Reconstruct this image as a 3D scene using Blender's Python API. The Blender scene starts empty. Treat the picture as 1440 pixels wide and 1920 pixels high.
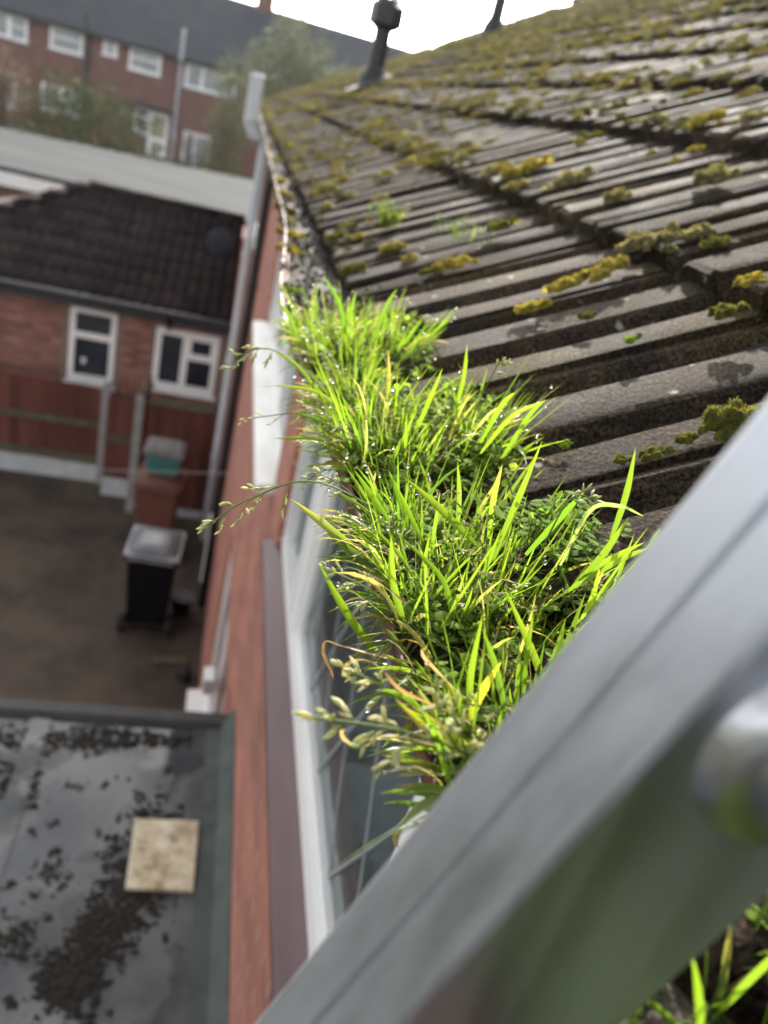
import bpy, bmesh, math, random
import numpy as np
from mathutils import Vector, Matrix, noise

R = math.radians
random.seed(7)
rng = np.random.default_rng(11)
S = bpy.context.scene
C = S.collection

# ------------------------------------------------------------------ camera
CAM = Vector((-0.31, 0.0, 5.2))
RIGHT = Vector((0.96091, -0.14948, 0.23304))
DOWN = Vector((0.13650, -0.47653, -0.86850))
FWD = Vector((0.24087, 0.86636, -0.43750))
cd = bpy.data.cameras.new("camera")
cam = bpy.data.objects.new("camera", cd)
C.objects.link(cam)
M = Matrix.Identity(4)
for i in range(3):
    M[i][0] = RIGHT[i]; M[i][1] = -DOWN[i]; M[i][2] = -FWD[i]; M[i][3] = CAM[i]
cam.matrix_world = M
cd.sensor_width = 36.0
cd.sensor_fit = 'AUTO'
cd.lens = 36.0 * 1449 / 1920
cd.clip_start = 0.01
cd.clip_end = 3000
cd.dof.use_dof = True
cd.dof.focus_distance = 0.395
cd.dof.aperture_fstop = 7.0
S.camera = cam

# ------------------------------------------------------------------ sky, sun, exposure
SUN_EL, SUN_AZ = R(26.5), R(19.0)          # azimuth measured from +Y towards +X
W = bpy.data.worlds.new("World"); S.world = W; W.use_nodes = True
nt = W.node_tree
sky = nt.nodes.new("ShaderNodeTexSky"); sky.sky_type = 'NISHITA'; sky.sun_disc = False
sky.sun_elevation = SUN_EL; sky.sun_rotation = SUN_AZ
sky.dust_density = 2.5; sky.air_density = 1.0; sky.ozone_density = 1.0
# thin bright broken cloud over the whole dome
tc = nt.nodes.new("ShaderNodeTexCoord")
cn = nt.nodes.new("ShaderNodeTexNoise"); cn.inputs["Scale"].default_value = 2.6; cn.inputs["Detail"].default_value = 8
nt.links.new(tc.outputs["Generated"], cn.inputs["Vector"])
cr = nt.nodes.new("ShaderNodeValToRGB"); cr.color_ramp.elements[0].position = 0.34; cr.color_ramp.elements[1].position = 0.62
cr.color_ramp.elements[0].color = (0.35, 0.35, 0.35, 1)
nt.links.new(cn.outputs[0], cr.inputs[0])
bw = nt.nodes.new("ShaderNodeRGBToBW"); nt.links.new(sky.outputs[0], bw.inputs[0])
cg = nt.nodes.new("ShaderNodeMix"); cg.data_type = 'RGBA'; cg.blend_type = 'MULTIPLY'; cg.inputs[0].default_value = 1
nt.links.new(bw.outputs[0], cg.inputs[6]); cg.inputs[7].default_value = (2.05, 1.98, 1.9, 1)
cm = nt.nodes.new("ShaderNodeMix"); cm.data_type = 'RGBA'
nt.links.new(cr.outputs[0], cm.inputs[0]); nt.links.new(sky.outputs[0], cm.inputs[6]); nt.links.new(cg.outputs[2], cm.inputs[7])
nt.links.new(cm.outputs[2], nt.nodes["Background"].inputs[0])
nt.nodes["Background"].inputs[1].default_value = 0.15
sl = bpy.data.lights.new("sun", 'SUN'); sun = bpy.data.objects.new("sun", sl); C.objects.link(sun)
sl.energy = 4.9; sl.angle = R(0.6); sl.color = (1.0, 0.94, 0.84)
sdir = Vector((math.sin(SUN_AZ) * math.cos(SUN_EL), math.cos(SUN_AZ) * math.cos(SUN_EL), math.sin(SUN_EL)))
sun.rotation_euler = sdir.to_track_quat('Z', 'Y').to_euler()
sun.location = (10, 20, 20)
S.view_settings.view_transform = 'Standard'
S.view_settings.look = 'None'
S.view_settings.gamma = 1.0
S.view_settings.exposure = 1.35
S.cycles.use_denoising = True
S.cycles.max_bounces = 8
S.cycles.transparent_max_bounces = 8
S.cycles.caustics_reflective = False
S.cycles.caustics_refractive = False

# ------------------------------------------------------------------ helpers
def at(x, y, Y):
    """photo pixel + distance along the wall -> world point"""
    r = RIGHT * ((x - 720) / 1449) + DOWN * ((y - 960) / 1449) + FWD
    return CAM + r * ((Y - CAM.y) / r.y)

PITCH = R(29.0)
U = Vector((math.cos(PITCH), 0, math.sin(PITCH)))
RN = Vector((-math.sin(PITCH), 0, math.cos(PITCH)))
EAVE = Vector((-0.15, 0, 4.994))
GAUGE, TW = 0.321, 0.190

def on_roof(x, y):
    r = RIGHT * ((x - 720) / 1449) + DOWN * ((y - 960) / 1449) + FWD
    t = (EAVE - CAM).dot(RN) / r.dot(RN)
    return CAM + r * t

def link(name, me, m=None, parent=None, smooth=False):
    o = bpy.data.objects.new(name, me)
    C.objects.link(o)
    if m is not None and not me.materials: me.materials.append(m)
    if parent is not None: o.parent = parent
    if smooth:
        me.polygons.foreach_set("use_smooth", [True] * len(me.polygons))
    return o

def tag(o, label=None, cat=None, group=None, kind=None):
    if label: o["label"] = label
    if cat: o["category"] = cat
    if group: o["group"] = group
    if kind: o["kind"] = kind
    return o

def thing(name, label, cat, loc=(0, 0, 0), rz=0, group=None):
    o = bpy.data.objects.new(name, None); C.objects.link(o)
    o.location = loc; o.rotation_euler = (0, 0, rz); o.empty_display_size = 0.1
    return tag(o, label, cat, group)

class MB:
    def __init__(s): s.v = []; s.f = []; s.c = None
    def add(s, vs, fs):
        b = len(s.v); s.v += [tuple(v) for v in vs]; s.f += [tuple(i + b for i in f) for f in fs]
    def box(s, a, b):
        x0, y0, z0 = a; x1, y1, z1 = b
        s.add([(x0, y0, z0), (x1, y0, z0), (x1, y1, z0), (x0, y1, z0), (x0, y0, z1), (x1, y0, z1), (x1, y1, z1), (x0, y1, z1)],
              [(0, 3, 2, 1), (4, 5, 6, 7), (0, 1, 5, 4), (1, 2, 6, 5), (2, 3, 7, 6), (3, 0, 4, 7)])
    def frustum(s, a, b, c, d):      # bottom rect a..b (z = a.z) , top rect c..d
        (x0, y0, z0), (x1, y1, _) = a, b; (X0, Y0, z1), (X1, Y1, _) = c, d
        s.add([(x0, y0, z0), (x1, y0, z0), (x1, y1, z0), (x0, y1, z0), (X0, Y0, z1), (X1, Y0, z1), (X1, Y1, z1), (X0, Y1, z1)],
              [(0, 3, 2, 1), (4, 5, 6, 7), (0, 1, 5, 4), (1, 2, 6, 5), (2, 3, 7, 6), (3, 0, 4, 7)])
    def tube(s, pts, rad, n=8, caps=True):
        pts = [Vector(p) for p in pts]; rr = rad if isinstance(rad, (list, tuple)) else [rad] * len(pts)
        rings = []; prev = None
        for i, p in enumerate(pts):
            t = (pts[min(i + 1, len(pts) - 1)] - pts[max(i - 1, 0)]).normalized()
            if prev is None:
                a = t.orthogonal().normalized()
            else:
                a = (prev - t * prev.dot(t)); a = a.normalized() if a.length > 1e-6 else t.orthogonal().normalized()
            prev = a; b = t.cross(a)
            rings.append([p + (a * math.cos(2 * math.pi * k / n) + b * math.sin(2 * math.pi * k / n)) * rr[i] for k in range(n)])
        vs = [v for r in rings for v in r]; fs = []
        for i in range(len(rings) - 1):
            for k in range(n):
                fs.append((i * n + k, i * n + (k + 1) % n, (i + 1) * n + (k + 1) % n, (i + 1) * n + k))
        if caps:
            fs.append(tuple(range(n - 1, -1, -1))); fs.append(tuple((len(rings) - 1) * n + k for k in range(n)))
        s.add(vs, fs)
    def extrude(s, poly, f0, f1):    # poly of 2-D points, f0/f1 map (a,b)->3-D at both ends
        n = len(poly); vs = [f0(*p) for p in poly] + [f1(*p) for p in poly]
        fs = [(k, (k + 1) % n, n + (k + 1) % n, n + k) for k in range(n)]
        fs.append(tuple(range(n - 1, -1, -1))); fs.append(tuple(range(n, 2 * n)))
        s.add(vs, fs)
    def mesh(s, name="m"):
        me = bpy.data.meshes.new(name); me.from_pydata(s.v, [], s.f); me.update()
        return me
    def build(s, name, m, parent=None, smooth=False, bevel=0.0, seg=2):
        o = link(name, s.mesh(name), m, parent, smooth)
        if bevel:
            b = o.modifiers.new("bevel", 'BEVEL'); b.width = bevel; b.segments = seg; b.limit_method = 'ANGLE'
        return o

def frame_grid(mb, us, vs, solid, place, d0, d1):
    """cells of a (u,v) grid made solid between depths d0 and d1; place(u,v,d)->xyz"""
    nu, nv = len(us) - 1, len(vs) - 1
    S_ = lambda i, j: 0 <= i < nu and 0 <= j < nv and solid((us[i] + us[i + 1]) / 2, (vs[j] + vs[j + 1]) / 2)
    for i in range(nu):
        for j in range(nv):
            if not S_(i, j): continue
            u0, u1, v0, v1 = us[i], us[i + 1], vs[j], vs[j + 1]
            mb.add([place(u0, v0, d0), place(u1, v0, d0), place(u1, v1, d0), place(u0, v1, d0)], [(0, 1, 2, 3)])
            mb.add([place(u0, v0, d1), place(u1, v0, d1), place(u1, v1, d1), place(u0, v1, d1)], [(3, 2, 1, 0)])
            for (di, dj, a, b) in ((-1, 0, (u0, v0), (u0, v1)), (1, 0, (u1, v0), (u1, v1)), (0, -1, (u0, v0), (u1, v0)), (0, 1, (u0, v1), (u1, v1))):
                if not S_(i + di, j + dj):
                    mb.add([place(*a, d0), place(*b, d0), place(*b, d1), place(*a, d1)], [(0, 1, 2, 3)])

def holes_grid(mb, u0, u1, v0, v1, holes, place, d0, d1):
    us = sorted({u0, u1, *[h[0] for h in holes], *[h[1] for h in holes]})
    vs = sorted({v0, v1, *[h[2] for h in holes], *[h[3] for h in holes]})
    sol = lambda u, v: not any(h[0] < u < h[1] and h[2] < v < h[3] for h in holes)
    frame_grid(mb, us, vs, sol, place, d0, d1)

def copy_tree(o, parent=None):
    c = o.copy(); C.objects.link(c); c.parent = parent
    for ch in list(o.children):
        d = ch.copy(); C.objects.link(d); d.parent = c
        for g in list(ch.children):
            e = g.copy(); C.objects.link(e); e.parent = d
    return c

# ------------------------------------------------------------------ materials
def new_mat(name):
    m = bpy.data.materials.new(name); m.use_nodes = True
    t = m.node_tree
    return m, t, t.nodes, t.links, t.nodes["Principled BSDF"]

def ramp(n, stops):
    r = n.new("ShaderNodeValToRGB"); e = r.color_ramp.elements
    while len(e) < len(stops): e.new(0.5)
    for k, (p, c) in enumerate(stops):
        e[k].position = p; e[k].color = (*c, 1)
    return r

def pm(name, stops, scale=5.0, rough=0.7, bump=0.0, bscale=None, detail=6, metal=0.0, spec=0.5, coord="Position",
       rand=0.0, stretch=(1, 1, 1), rough2=None, dist=0.01):
    m, t, n, l, p = new_mat(name)
    if coord == "Position":
        src = n.new("ShaderNodeNewGeometry").outputs["Position"]
    else:
        src = n.new("ShaderNodeTexCoord").outputs["Object"]
    mp = n.new("ShaderNodeMapping"); mp.inputs["Scale"].default_value = stretch
    l.new(src, mp.inputs[0]); vec = mp.outputs[0]
    if coord != "Position":
        oi = n.new("ShaderNodeObjectInfo")
        ml = n.new("ShaderNodeVectorMath"); ml.operation = 'MULTIPLY'; ml.inputs[1].default_value = (37, 53, 71)
        cb = n.new("ShaderNodeCombineXYZ")
        for k in range(3): l.new(oi.outputs["Random"], cb.inputs[k])
        l.new(cb.outputs[0], ml.inputs[0])
        ad = n.new("ShaderNodeVectorMath"); ad.operation = 'ADD'
        l.new(vec, ad.inputs[0]); l.new(ml.outputs[0], ad.inputs[1]); vec = ad.outputs[0]
    nz = n.new("ShaderNodeTexNoise"); nz.inputs["Scale"].default_value = scale; nz.inputs["Detail"].default_value = detail
    nz.inputs["Roughness"].default_value = 0.62
    l.new(vec, nz.inputs["Vector"])
    r = ramp(n, stops); l.new(nz.outputs[0], r.inputs[0]); col = r.outputs[0]
    if rand:
        oi2 = n.new("ShaderNodeObjectInfo")
        mr = n.new("ShaderNodeMapRange"); mr.inputs[3].default_value = 1 - rand; mr.inputs[4].default_value = 1 + rand
        l.new(oi2.outputs["Random"], mr.inputs[0])
        hs = n.new("ShaderNodeHueSaturation"); l.new(mr.outputs[0], hs.inputs["Value"]); l.new(col, hs.inputs["Color"]); col = hs.outputs[0]
    l.new(col, p.inputs["Base Color"])
    p.inputs["Roughness"].default_value = rough; p.inputs["Metallic"].default_value = metal
    p.inputs["Specular IOR Level"].default_value = spec
    if rough2 is not None:
        mr = n.new("ShaderNodeMapRange"); mr.inputs[1].default_value = 0.3; mr.inputs[2].default_value = 0.7
        mr.inputs[3].default_value = rough; mr.inputs[4].default_value = rough2
        l.new(nz.outputs[0], mr.inputs[0]); l.new(mr.outputs[0], p.inputs["Roughness"])
    if bump:
        nb = n.new("ShaderNodeTexNoise"); nb.inputs["Scale"].default_value = bscale or scale * 6; nb.inputs["Detail"].default_value = 5
        l.new(vec, nb.inputs["Vector"])
        b = n.new("ShaderNodeBump"); b.inputs["Strength"].default_value = bump; b.inputs["Distance"].default_value = dist
        l.new(nb.outputs[0], b.inputs["Height"]); l.new(b.outputs[0], p.inputs["Normal"])
    return m

def brick_mat(name, ax, cols, mortar, scale=1.0, bump=0.6, bw=0.225, bh=0.075, stain=0.5):
    """ax: the two world axes that run along and up the wall"""
    m, t, n, l, p = new_mat(name)
    g = n.new("ShaderNodeNewGeometry"); sp = n.new("ShaderNodeSeparateXYZ"); l.new(g.outputs["Position"], sp.inputs[0])
    cb = n.new("ShaderNodeCombineXYZ"); l.new(sp.outputs[ax[0]], cb.inputs[0]); l.new(sp.outputs[ax[1]], cb.inputs[1])
    br = n.new("ShaderNodeTexBrick"); br.inputs["Scale"].default_value = scale
    br.inputs["Brick Width"].default_value = bw; br.inputs["Row Height"].default_value = bh
    br.inputs["Mortar Size"].default_value = 0.006; br.inputs["Mortar Smooth"].default_value = 0.2
    br.inputs["Color1"].default_value = (*cols[0], 1); br.inputs["Color2"].default_value = (*cols[1], 1)
    br.inputs["Mortar"].default_value = (*mortar, 1); br.inputs["Bias"].default_value = -0.1
    l.new(cb.outputs[0], br.inputs["Vector"])
    nz = n.new("ShaderNodeTexNoise"); nz.inputs["Scale"].default_value = 2.2; nz.inputs["Detail"].default_value = 8
    l.new(g.outputs["Position"], nz.inputs["Vector"])
    rr = ramp(n, [(0.3, (0.55, 0.55, 0.55)), (0.7, (1.25, 1.2, 1.15))]); l.new(nz.outputs[0], rr.inputs[0])
    mx = n.new("ShaderNodeMix"); mx.data_type = 'RGBA'; mx.blend_type = 'MULTIPLY'; mx.inputs[0].default_value = stain
    l.new(br.outputs[0], mx.inputs[6]); l.new(rr.outputs[0], mx.inputs[7]); l.new(mx.outputs[2], p.inputs["Base Color"])
    b = n.new("ShaderNodeBump"); b.inputs["Strength"].default_value = bump; b.inputs["Distance"].default_value = 0.006; b.invert = True
    l.new(br.outputs["Fac"], b.inputs["Height"]); l.new(b.outputs[0], p.inputs["Normal"])
    p.inputs["Roughness"].default_value = 0.85
    return m

def leaf_mat(name, trans=0.55, gloss=0.35, attr="col", tcol=(1.6, 1.5, 0.7), spec=0.4):
    m, t, n, l, p = new_mat(name)
    a = n.new("ShaderNodeVertexColor"); a.layer_name = attr
    p.inputs["Roughness"].default_value = gloss; p.inputs["Specular IOR Level"].default_value = spec
    l.new(a.outputs[0], p.inputs["Base Color"])
    tr = n.new("ShaderNodeBsdfTranslucent")
    mx = n.new("ShaderNodeMix"); mx.data_type = 'RGBA'; mx.blend_type = 'MULTIPLY'; mx.inputs[0].default_value = 1
    mx.inputs[7].default_value = (*tcol, 1); l.new(a.outputs[0], mx.inputs[6]); l.new(mx.outputs[2], tr.inputs[0])
    ms = n.new("ShaderNodeMixShader"); ms.inputs[0].default_value = trans
    l.new(p.outputs[0], ms.inputs[1]); l.new(tr.outputs[0], ms.inputs[2])
    l.new(ms.outputs[0], n["Material Output"].inputs[0])
    return m

def glass_mat(name, tint, rough=0.03, mixf=0.25):
    m, t, n, l, p = new_mat(name)
    p.inputs["Base Color"].default_value = (*tint, 1); p.inputs["Roughness"].default_value = rough
    p.inputs["Specular IOR Level"].default_value = 0.6
    tr = n.new("ShaderNodeBsdfTransparent"); tr.inputs[0].default_value = (0.75, 0.8, 0.8, 1)
    lw = n.new("ShaderNodeLayerWeight"); lw.inputs[0].default_value = 0.5
    pw = n.new("ShaderNodeMath"); pw.operation = 'POWER'; pw.inputs[1].default_value = 4.0; l.new(lw.outputs["Facing"], pw.inputs[0])
    fr = n.new("ShaderNodeMath"); fr.operation = 'MULTIPLY_ADD'; fr.inputs[1].default_value = 0.7; fr.inputs[2].default_value = 0.05; l.new(pw.outputs[0], fr.inputs[0])
    gl = n.new("ShaderNodeBsdfGlossy"); gl.inputs["Roughness"].default_value = rough
    ms = n.new("ShaderNodeMixShader"); l.new(fr.outputs[0], ms.inputs[0]); l.new(tr.outputs[0], ms.inputs[1]); l.new(gl.outputs[0], ms.inputs[2])
    l.new(ms.outputs[0], n["Material Output"].inputs[0])
    return m

def tile_mat(name):
    m, t, n, l, p = new_mat(name)
    g = n.new("ShaderNodeNewGeometry"); oi = n.new("ShaderNodeObjectInfo")
    pos = g.outputs["Position"]
    n1 = n.new("ShaderNodeTexNoise"); n1.inputs["Scale"].default_value = 9; n1.inputs["Detail"].default_value = 9; n1.inputs["Roughness"].default_value = 0.7
    l.new(pos, n1.inputs["Vector"])
    r1 = ramp(n, [(0.28, (0.012, 0.0098, 0.0085)), (0.45, (0.028, 0.022, 0.0175)), (0.60, (0.052, 0.039, 0.029)), (0.78, (0.115, 0.088, 0.064))])
    l.new(n1.outputs[0], r1.inputs[0])
    n2 = n.new("ShaderNodeTexNoise"); n2.inputs["Scale"].default_value = 380; n2.inputs["Detail"].default_value = 3
    l.new(pos, n2.inputs["Vector"])
    r2 = ramp(n, [(0.34, (0.30, 0.30, 0.30)), (0.50, (0.9, 0.9, 0.9)), (0.68, (2.1, 2.05, 1.95))]); l.new(n2.outputs[0], r2.inputs[0])
    mx = n.new("ShaderNodeMix"); mx.data_type = 'RGBA'; mx.blend_type = 'MULTIPLY'; mx.inputs[0].default_value = 1
    ns = n.new("ShaderNodeTexNoise"); ns.inputs["Scale"].default_value = 5.5; ns.inputs["Detail"].default_value = 10; ns.inputs["Roughness"].default_value = 0.75; l.new(pos, ns.inputs["Vector"])
    rs_ = ramp(n, [(0.50, (0, 0, 0)), (0.66, (0.8, 0.8, 0.8))]); l.new(ns.outputs[0], rs_.inputs[0])
    mg = n.new("ShaderNodeMix"); mg.data_type = 'RGBA'; l.new(rs_.outputs[0], mg.inputs[0]); l.new(r1.outputs[0], mg.inputs[6]); mg.inputs[7].default_value = (0.062, 0.050, 0.022, 1)
    l.new(mg.outputs[2], mx.inputs[6]); l.new(r2.outputs[0], mx.inputs[7])
    # pale lichen rosettes
    vo = n.new("ShaderNodeTexVoronoi"); vo.inputs["Scale"].default_value = 34; l.new(pos, vo.inputs["Vector"])
    nd = n.new("ShaderNodeTexNoise"); nd.inputs["Scale"].default_value = 160; nd.inputs["Detail"].default_value = 4; l.new(pos, nd.inputs["Vector"])
    ad = n.new("ShaderNodeMath"); ad.operation = 'MULTIPLY_ADD'; ad.inputs[1].default_value = 0.35; l.new(nd.outputs[0], ad.inputs[0]); l.new(vo.outputs["Distance"], ad.inputs[2])
    r3 = ramp(n, [(0.26, (1, 1, 1)), (0.34, (0, 0, 0))]); l.new(ad.outputs[0], r3.inputs[0])
    gt = n.new("ShaderNodeSeparateColor"); l.new(vo.outputs["Color"], gt.inputs[0])
    th = n.new("ShaderNodeMath"); th.operation = 'GREATER_THAN'; th.inputs[1].default_value = 0.62; l.new(gt.outputs[0], th.inputs[0])
    ff = n.new("ShaderNodeMath"); ff.operation = 'MULTIPLY'; l.new(r3.outputs[0], ff.inputs[0]); l.new(th.outputs[0], ff.inputs[1])
    f2 = n.new("ShaderNodeMath"); f2.operation = 'MULTIPLY'; f2.inputs[1].default_value = 0.75; l.new(ff.outputs[0], f2.inputs[0])
    m2 = n.new("ShaderNodeMix"); m2.data_type = 'RGBA'; l.new(f2.outputs[0], m2.inputs[0]); l.new(mx.outputs[2], m2.inputs[6]); m2.inputs[7].default_value = (0.36, 0.36, 0.31, 1)
    mr = n.new("ShaderNodeMapRange"); mr.inputs[3].default_value = 0.6; mr.inputs[4].default_value = 1.35; l.new(oi.outputs["Random"], mr.inputs[0])
    hs = n.new("ShaderNodeHueSaturation"); l.new(mr.outputs[0], hs.inputs["Value"]); l.new(m2.outputs[2], hs.inputs["Color"])
    l.new(hs.outputs[0], p.inputs["Base Color"])
    r4 = n.new("ShaderNodeMapRange"); r4.inputs[1].default_value = 0.35; r4.inputs[2].default_value = 0.65; r4.inputs[3].default_value = 0.72; r4.inputs[4].default_value = 0.92; p.inputs['Specular IOR Level'].default_value = 0.05
    l.new(n1.outputs[0], r4.inputs[0]); l.new(r4.outputs[0], p.inputs["Roughness"])
    nb = n.new("ShaderNodeTexNoise"); nb.inputs["Scale"].default_value = 170; nb.inputs["Detail"].default_value = 8; nb.inputs["Roughness"].default_value = 0.7; l.new(pos, nb.inputs["Vector"])
    b = n.new("ShaderNodeBump"); b.inputs["Strength"].default_value = 0.9; b.inputs["Distance"].default_value = 0.0055
    l.new(nb.outputs[0], b.inputs["Height"]); l.new(b.outputs[0], p.inputs["Normal"])
    return m

def moss_mat(name, stops, trans=0.42):
    m, t, n, l, p = new_mat(name)
    g = n.new("ShaderNodeNewGeometry")
    nz = n.new("ShaderNodeTexNoise"); nz.inputs["Scale"].default_value = 110; nz.inputs["Detail"].default_value = 7; nz.inputs["Roughness"].default_value = 0.7; l.new(g.outputs["Position"], nz.inputs["Vector"])
    r = ramp(n, stops); l.new(nz.outputs[0], r.inputs[0])
    p.inputs["Roughness"].default_value = 0.9; p.inputs["Specular IOR Level"].default_value = 0.2
    l.new(r.outputs[0], p.inputs["Base Color"])
    tr = n.new("ShaderNodeBsdfTranslucent"); mx = n.new("ShaderNodeMix"); mx.data_type = 'RGBA'; mx.blend_type = 'MULTIPLY'; mx.inputs[0].default_value = 1
    mx.inputs[7].default_value = (2.5, 2.3, 1.35, 1); l.new(r.outputs[0], mx.inputs[6]); l.new(mx.outputs[2], tr.inputs[0])
    ms = n.new("ShaderNodeMixShader"); ms.inputs[0].default_value = trans
    l.new(p.outputs[0], ms.inputs[1]); l.new(tr.outputs[0], ms.inputs[2]); l.new(ms.outputs[0], n["Material Output"].inputs[0])
    return m

MT = {}
MT['wall_brick'] = brick_mat('house_brick', (1, 2), ((0.40, 0.142, 0.095), (0.24, 0.080, 0.056)), (0.40, 0.30, 0.25), stain=0.5)
MT['far_brick'] = brick_mat('far_brick', (0, 2), ((0.185, 0.082, 0.068), (0.135, 0.062, 0.055)), (0.17, 0.13, 0.115))
MT['mortar'] = pm('mortar', [(0.3, (0.17, 0.115, 0.095)), (0.7, (0.26, 0.18, 0.15))], 20, 0.95, 0.3)
MT['brick'] = pm('clay_brick', [(0.25, (0.19, 0.088, 0.068)), (0.55, (0.29, 0.138, 0.108)), (0.8, (0.38, 0.21, 0.165))], 18, 0.9, 0.4, coord="Object", rand=0.35)
MT['upvc'] = pm('white_upvc', [(0.3, (0.80, 0.80, 0.79)), (0.7, (0.87, 0.87, 0.86))], 3, 0.32, 0.0)
MT['upvc_dirty'] = pm('weathered_white_upvc', [(0.25, (0.52, 0.52, 0.49)), (0.6, (0.78, 0.78, 0.76))], 6, 0.4, 0.02, stretch=(1, 0.3, 1))
MT['sill'] = pm('maroon_sill_paint', [(0.3, (0.105, 0.062, 0.068)), (0.55, (0.135, 0.082, 0.088)), (0.8, (0.165, 0.105, 0.11))], 4, 0.5, 0.04, 90, stretch=(3, 0.5, 1))
MT['glass'] = glass_mat('window_glass', (0.02, 0.03, 0.03))
MT['room'] = pm('dark_room', [(0.3, (0.10, 0.14, 0.145)), (0.7, (0.22, 0.27, 0.27))], 1.6, 0.9)
MT['dark_pane'] = pm('dark_window_pane', [(0.35, (0.02, 0.025, 0.035)), (0.65, (0.05, 0.055, 0.065))], 1.4, 0.08, spec=0.6)
MT['pale_pane'] = pm('curtained_window_pane', [(0.3, (0.16, 0.19, 0.22)), (0.7, (0.34, 0.37, 0.39))], 1.2, 0.15, spec=0.6)
MT['lead'] = pm('lead_strip', [(0.3, (0.28, 0.29, 0.30)), (0.7, (0.38, 0.39, 0.40))], 40, 0.45)
MT['gutter'] = pm('terracotta_gutter', [(0.3, (0.035, 0.020, 0.016)), (0.5, (0.12, 0.040, 0.030)), (0.7, (0.10, 0.065, 0.050))], 45, 0.62, 0.05, 200)
MT['tile'] = tile_mat('concrete_roof_tile')
MT['felt'] = pm('roofing_felt', [(0.2, (0.012, 0.012, 0.012)), (0.8, (0.03, 0.03, 0.03))], 30, 0.9)
MT['moss'] = moss_mat('roof_moss', [(0.30, (0.014, 0.018, 0.006)), (0.5, (0.070, 0.076, 0.018)), (0.70, (0.20, 0.19, 0.04))])
MT['moss_gold'] = moss_mat('golden_moss', [(0.30, (0.024, 0.024, 0.007)), (0.48, (0.14, 0.125, 0.026)), (0.68, (0.40, 0.33, 0.075))])
MT['moss_pale'] = moss_mat('dry_moss', [(0.30, (0.025, 0.026, 0.013)), (0.5, (0.12, 0.115, 0.060)), (0.70, (0.29, 0.27, 0.15))])
MT['moss_green'] = moss_mat('fresh_moss', [(0.25, (0.04, 0.07, 0.010)), (0.6, (0.13, 0.20, 0.022)), (0.85, (0.22, 0.26, 0.03))])
MT['seta'] = pm('moss_stalk', [(0.3, (0.10, 0.055, 0.025)), (0.7, (0.17, 0.10, 0.045))], 60, 0.7)
MT['alu'] = pm('ladder_aluminium', [(0.3, (0.24, 0.26, 0.29)), (0.45, (0.34, 0.36, 0.40)), (0.62, (0.39, 0.41, 0.45)), (0.75, (0.48, 0.50, 0.54))], 34, 0.40, 0.12, 160, metal=1.0, coord="Object", stretch=(1, 1, 0.06), rough2=0.58, dist=0.002)
MT['alu_rung'] = pm('rung_aluminium', [(0.3, (0.36, 0.37, 0.40)), (0.7, (0.50, 0.51, 0.54))], 30, 0.30, 0.05, 160, metal=1.0, coord="Object")
MT['soil'] = pm('gutter_soil', [(0.3, (0.012, 0.009, 0.006)), (0.6, (0.035, 0.026, 0.017)), (0.8, (0.06, 0.045, 0.026))], 40, 0.85, 0.8, 160)
MT['grass'] = leaf_mat('grass_blade', 0.62, 0.34, tcol=(1.42, 1.5, 0.7))
MT['weed'] = leaf_mat('weed_leaf', 0.55, 0.75, spec=0.06)
MT['seed'] = leaf_mat('grass_seed_head', 0.45, 0.55, tcol=(1.3, 1.25, 0.95))
MT['foliage'] = leaf_mat('shrub_leaf', 0.35, 0.6, tcol=(1.15, 1.15, 0.9), spec=0.25)
MT['drygrass'] = leaf_mat('dry_grass', 0.4, 0.6, tcol=(1.3, 1.1, 0.8))
# ------------------------------------------------------------------ END MATERIALS 1
MT['flat_felt'] = None
def flat_felt_mat():
    m, t, n, l, p = new_mat('mineral_felt')
    g = n.new("ShaderNodeNewGeometry"); pos = g.outputs["Position"]
    n1 = n.new("ShaderNodeTexNoise"); n1.inputs["Scale"].default_value = 3.1; n1.inputs["Detail"].default_value = 7; l.new(pos, n1.inputs["Vector"])
    r1 = ramp(n, [(0.3, (0.035, 0.040, 0.044)), (0.5, (0.075, 0.082, 0.086)), (0.7, (0.15, 0.155, 0.15))]); l.new(n1.outputs[0], r1.inputs[0])
    n2 = n.new("ShaderNodeTexNoise"); n2.inputs["Scale"].default_value = 150; n2.inputs["Detail"].default_value = 3; l.new(pos, n2.inputs["Vector"])
    r2 = ramp(n, [(0.3, (0.7, 0.7, 0.7)), (0.7, (1.25, 1.25, 1.25))]); l.new(n2.outputs[0], r2.inputs[0])
    mx = n.new("ShaderNodeMix"); mx.data_type = 'RGBA'; mx.blend_type = 'MULTIPLY'; mx.inputs[0].default_value = 1
    l.new(r1.outputs[0], mx.inputs[6]); l.new(r2.outputs[0], mx.inputs[7]); l.new(mx.outputs[2], p.inputs["Base Color"])
    n3 = n.new("ShaderNodeTexNoise"); n3.inputs["Scale"].default_value = 2.0; n3.inputs["Detail"].default_value = 5; l.new(pos, n3.inputs["Vector"])
    r3 = ramp(n, [(0.46, (0.06, 0.06, 0.06)), (0.56, (0.75, 0.75, 0.75))]); l.new(n3.outputs[0], r3.inputs[0]); l.new(r3.outputs[0], p.inputs["Roughness"])
    r4 = ramp(n, [(0.46, (0, 0, 0)), (0.56, (1, 1, 1))]); l.new(n3.outputs[0], r4.inputs[0])
    nb = n.new("ShaderNodeTexNoise"); nb.inputs["Scale"].default_value = 260; l.new(pos, nb.inputs["Vector"])
    mm = n.new("ShaderNodeMath"); mm.operation = 'MULTIPLY'; l.new(nb.outputs[0], mm.inputs[0]); l.new(r4.outputs[0], mm.inputs[1])
    b = n.new("ShaderNodeBump"); b.inputs["Strength"].default_value = 0.5; b.inputs["Distance"].default_value = 0.002
    l.new(mm.outputs[0], b.inputs["Height"]); l.new(b.outputs[0], p.inputs["Normal"])
    return m
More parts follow.
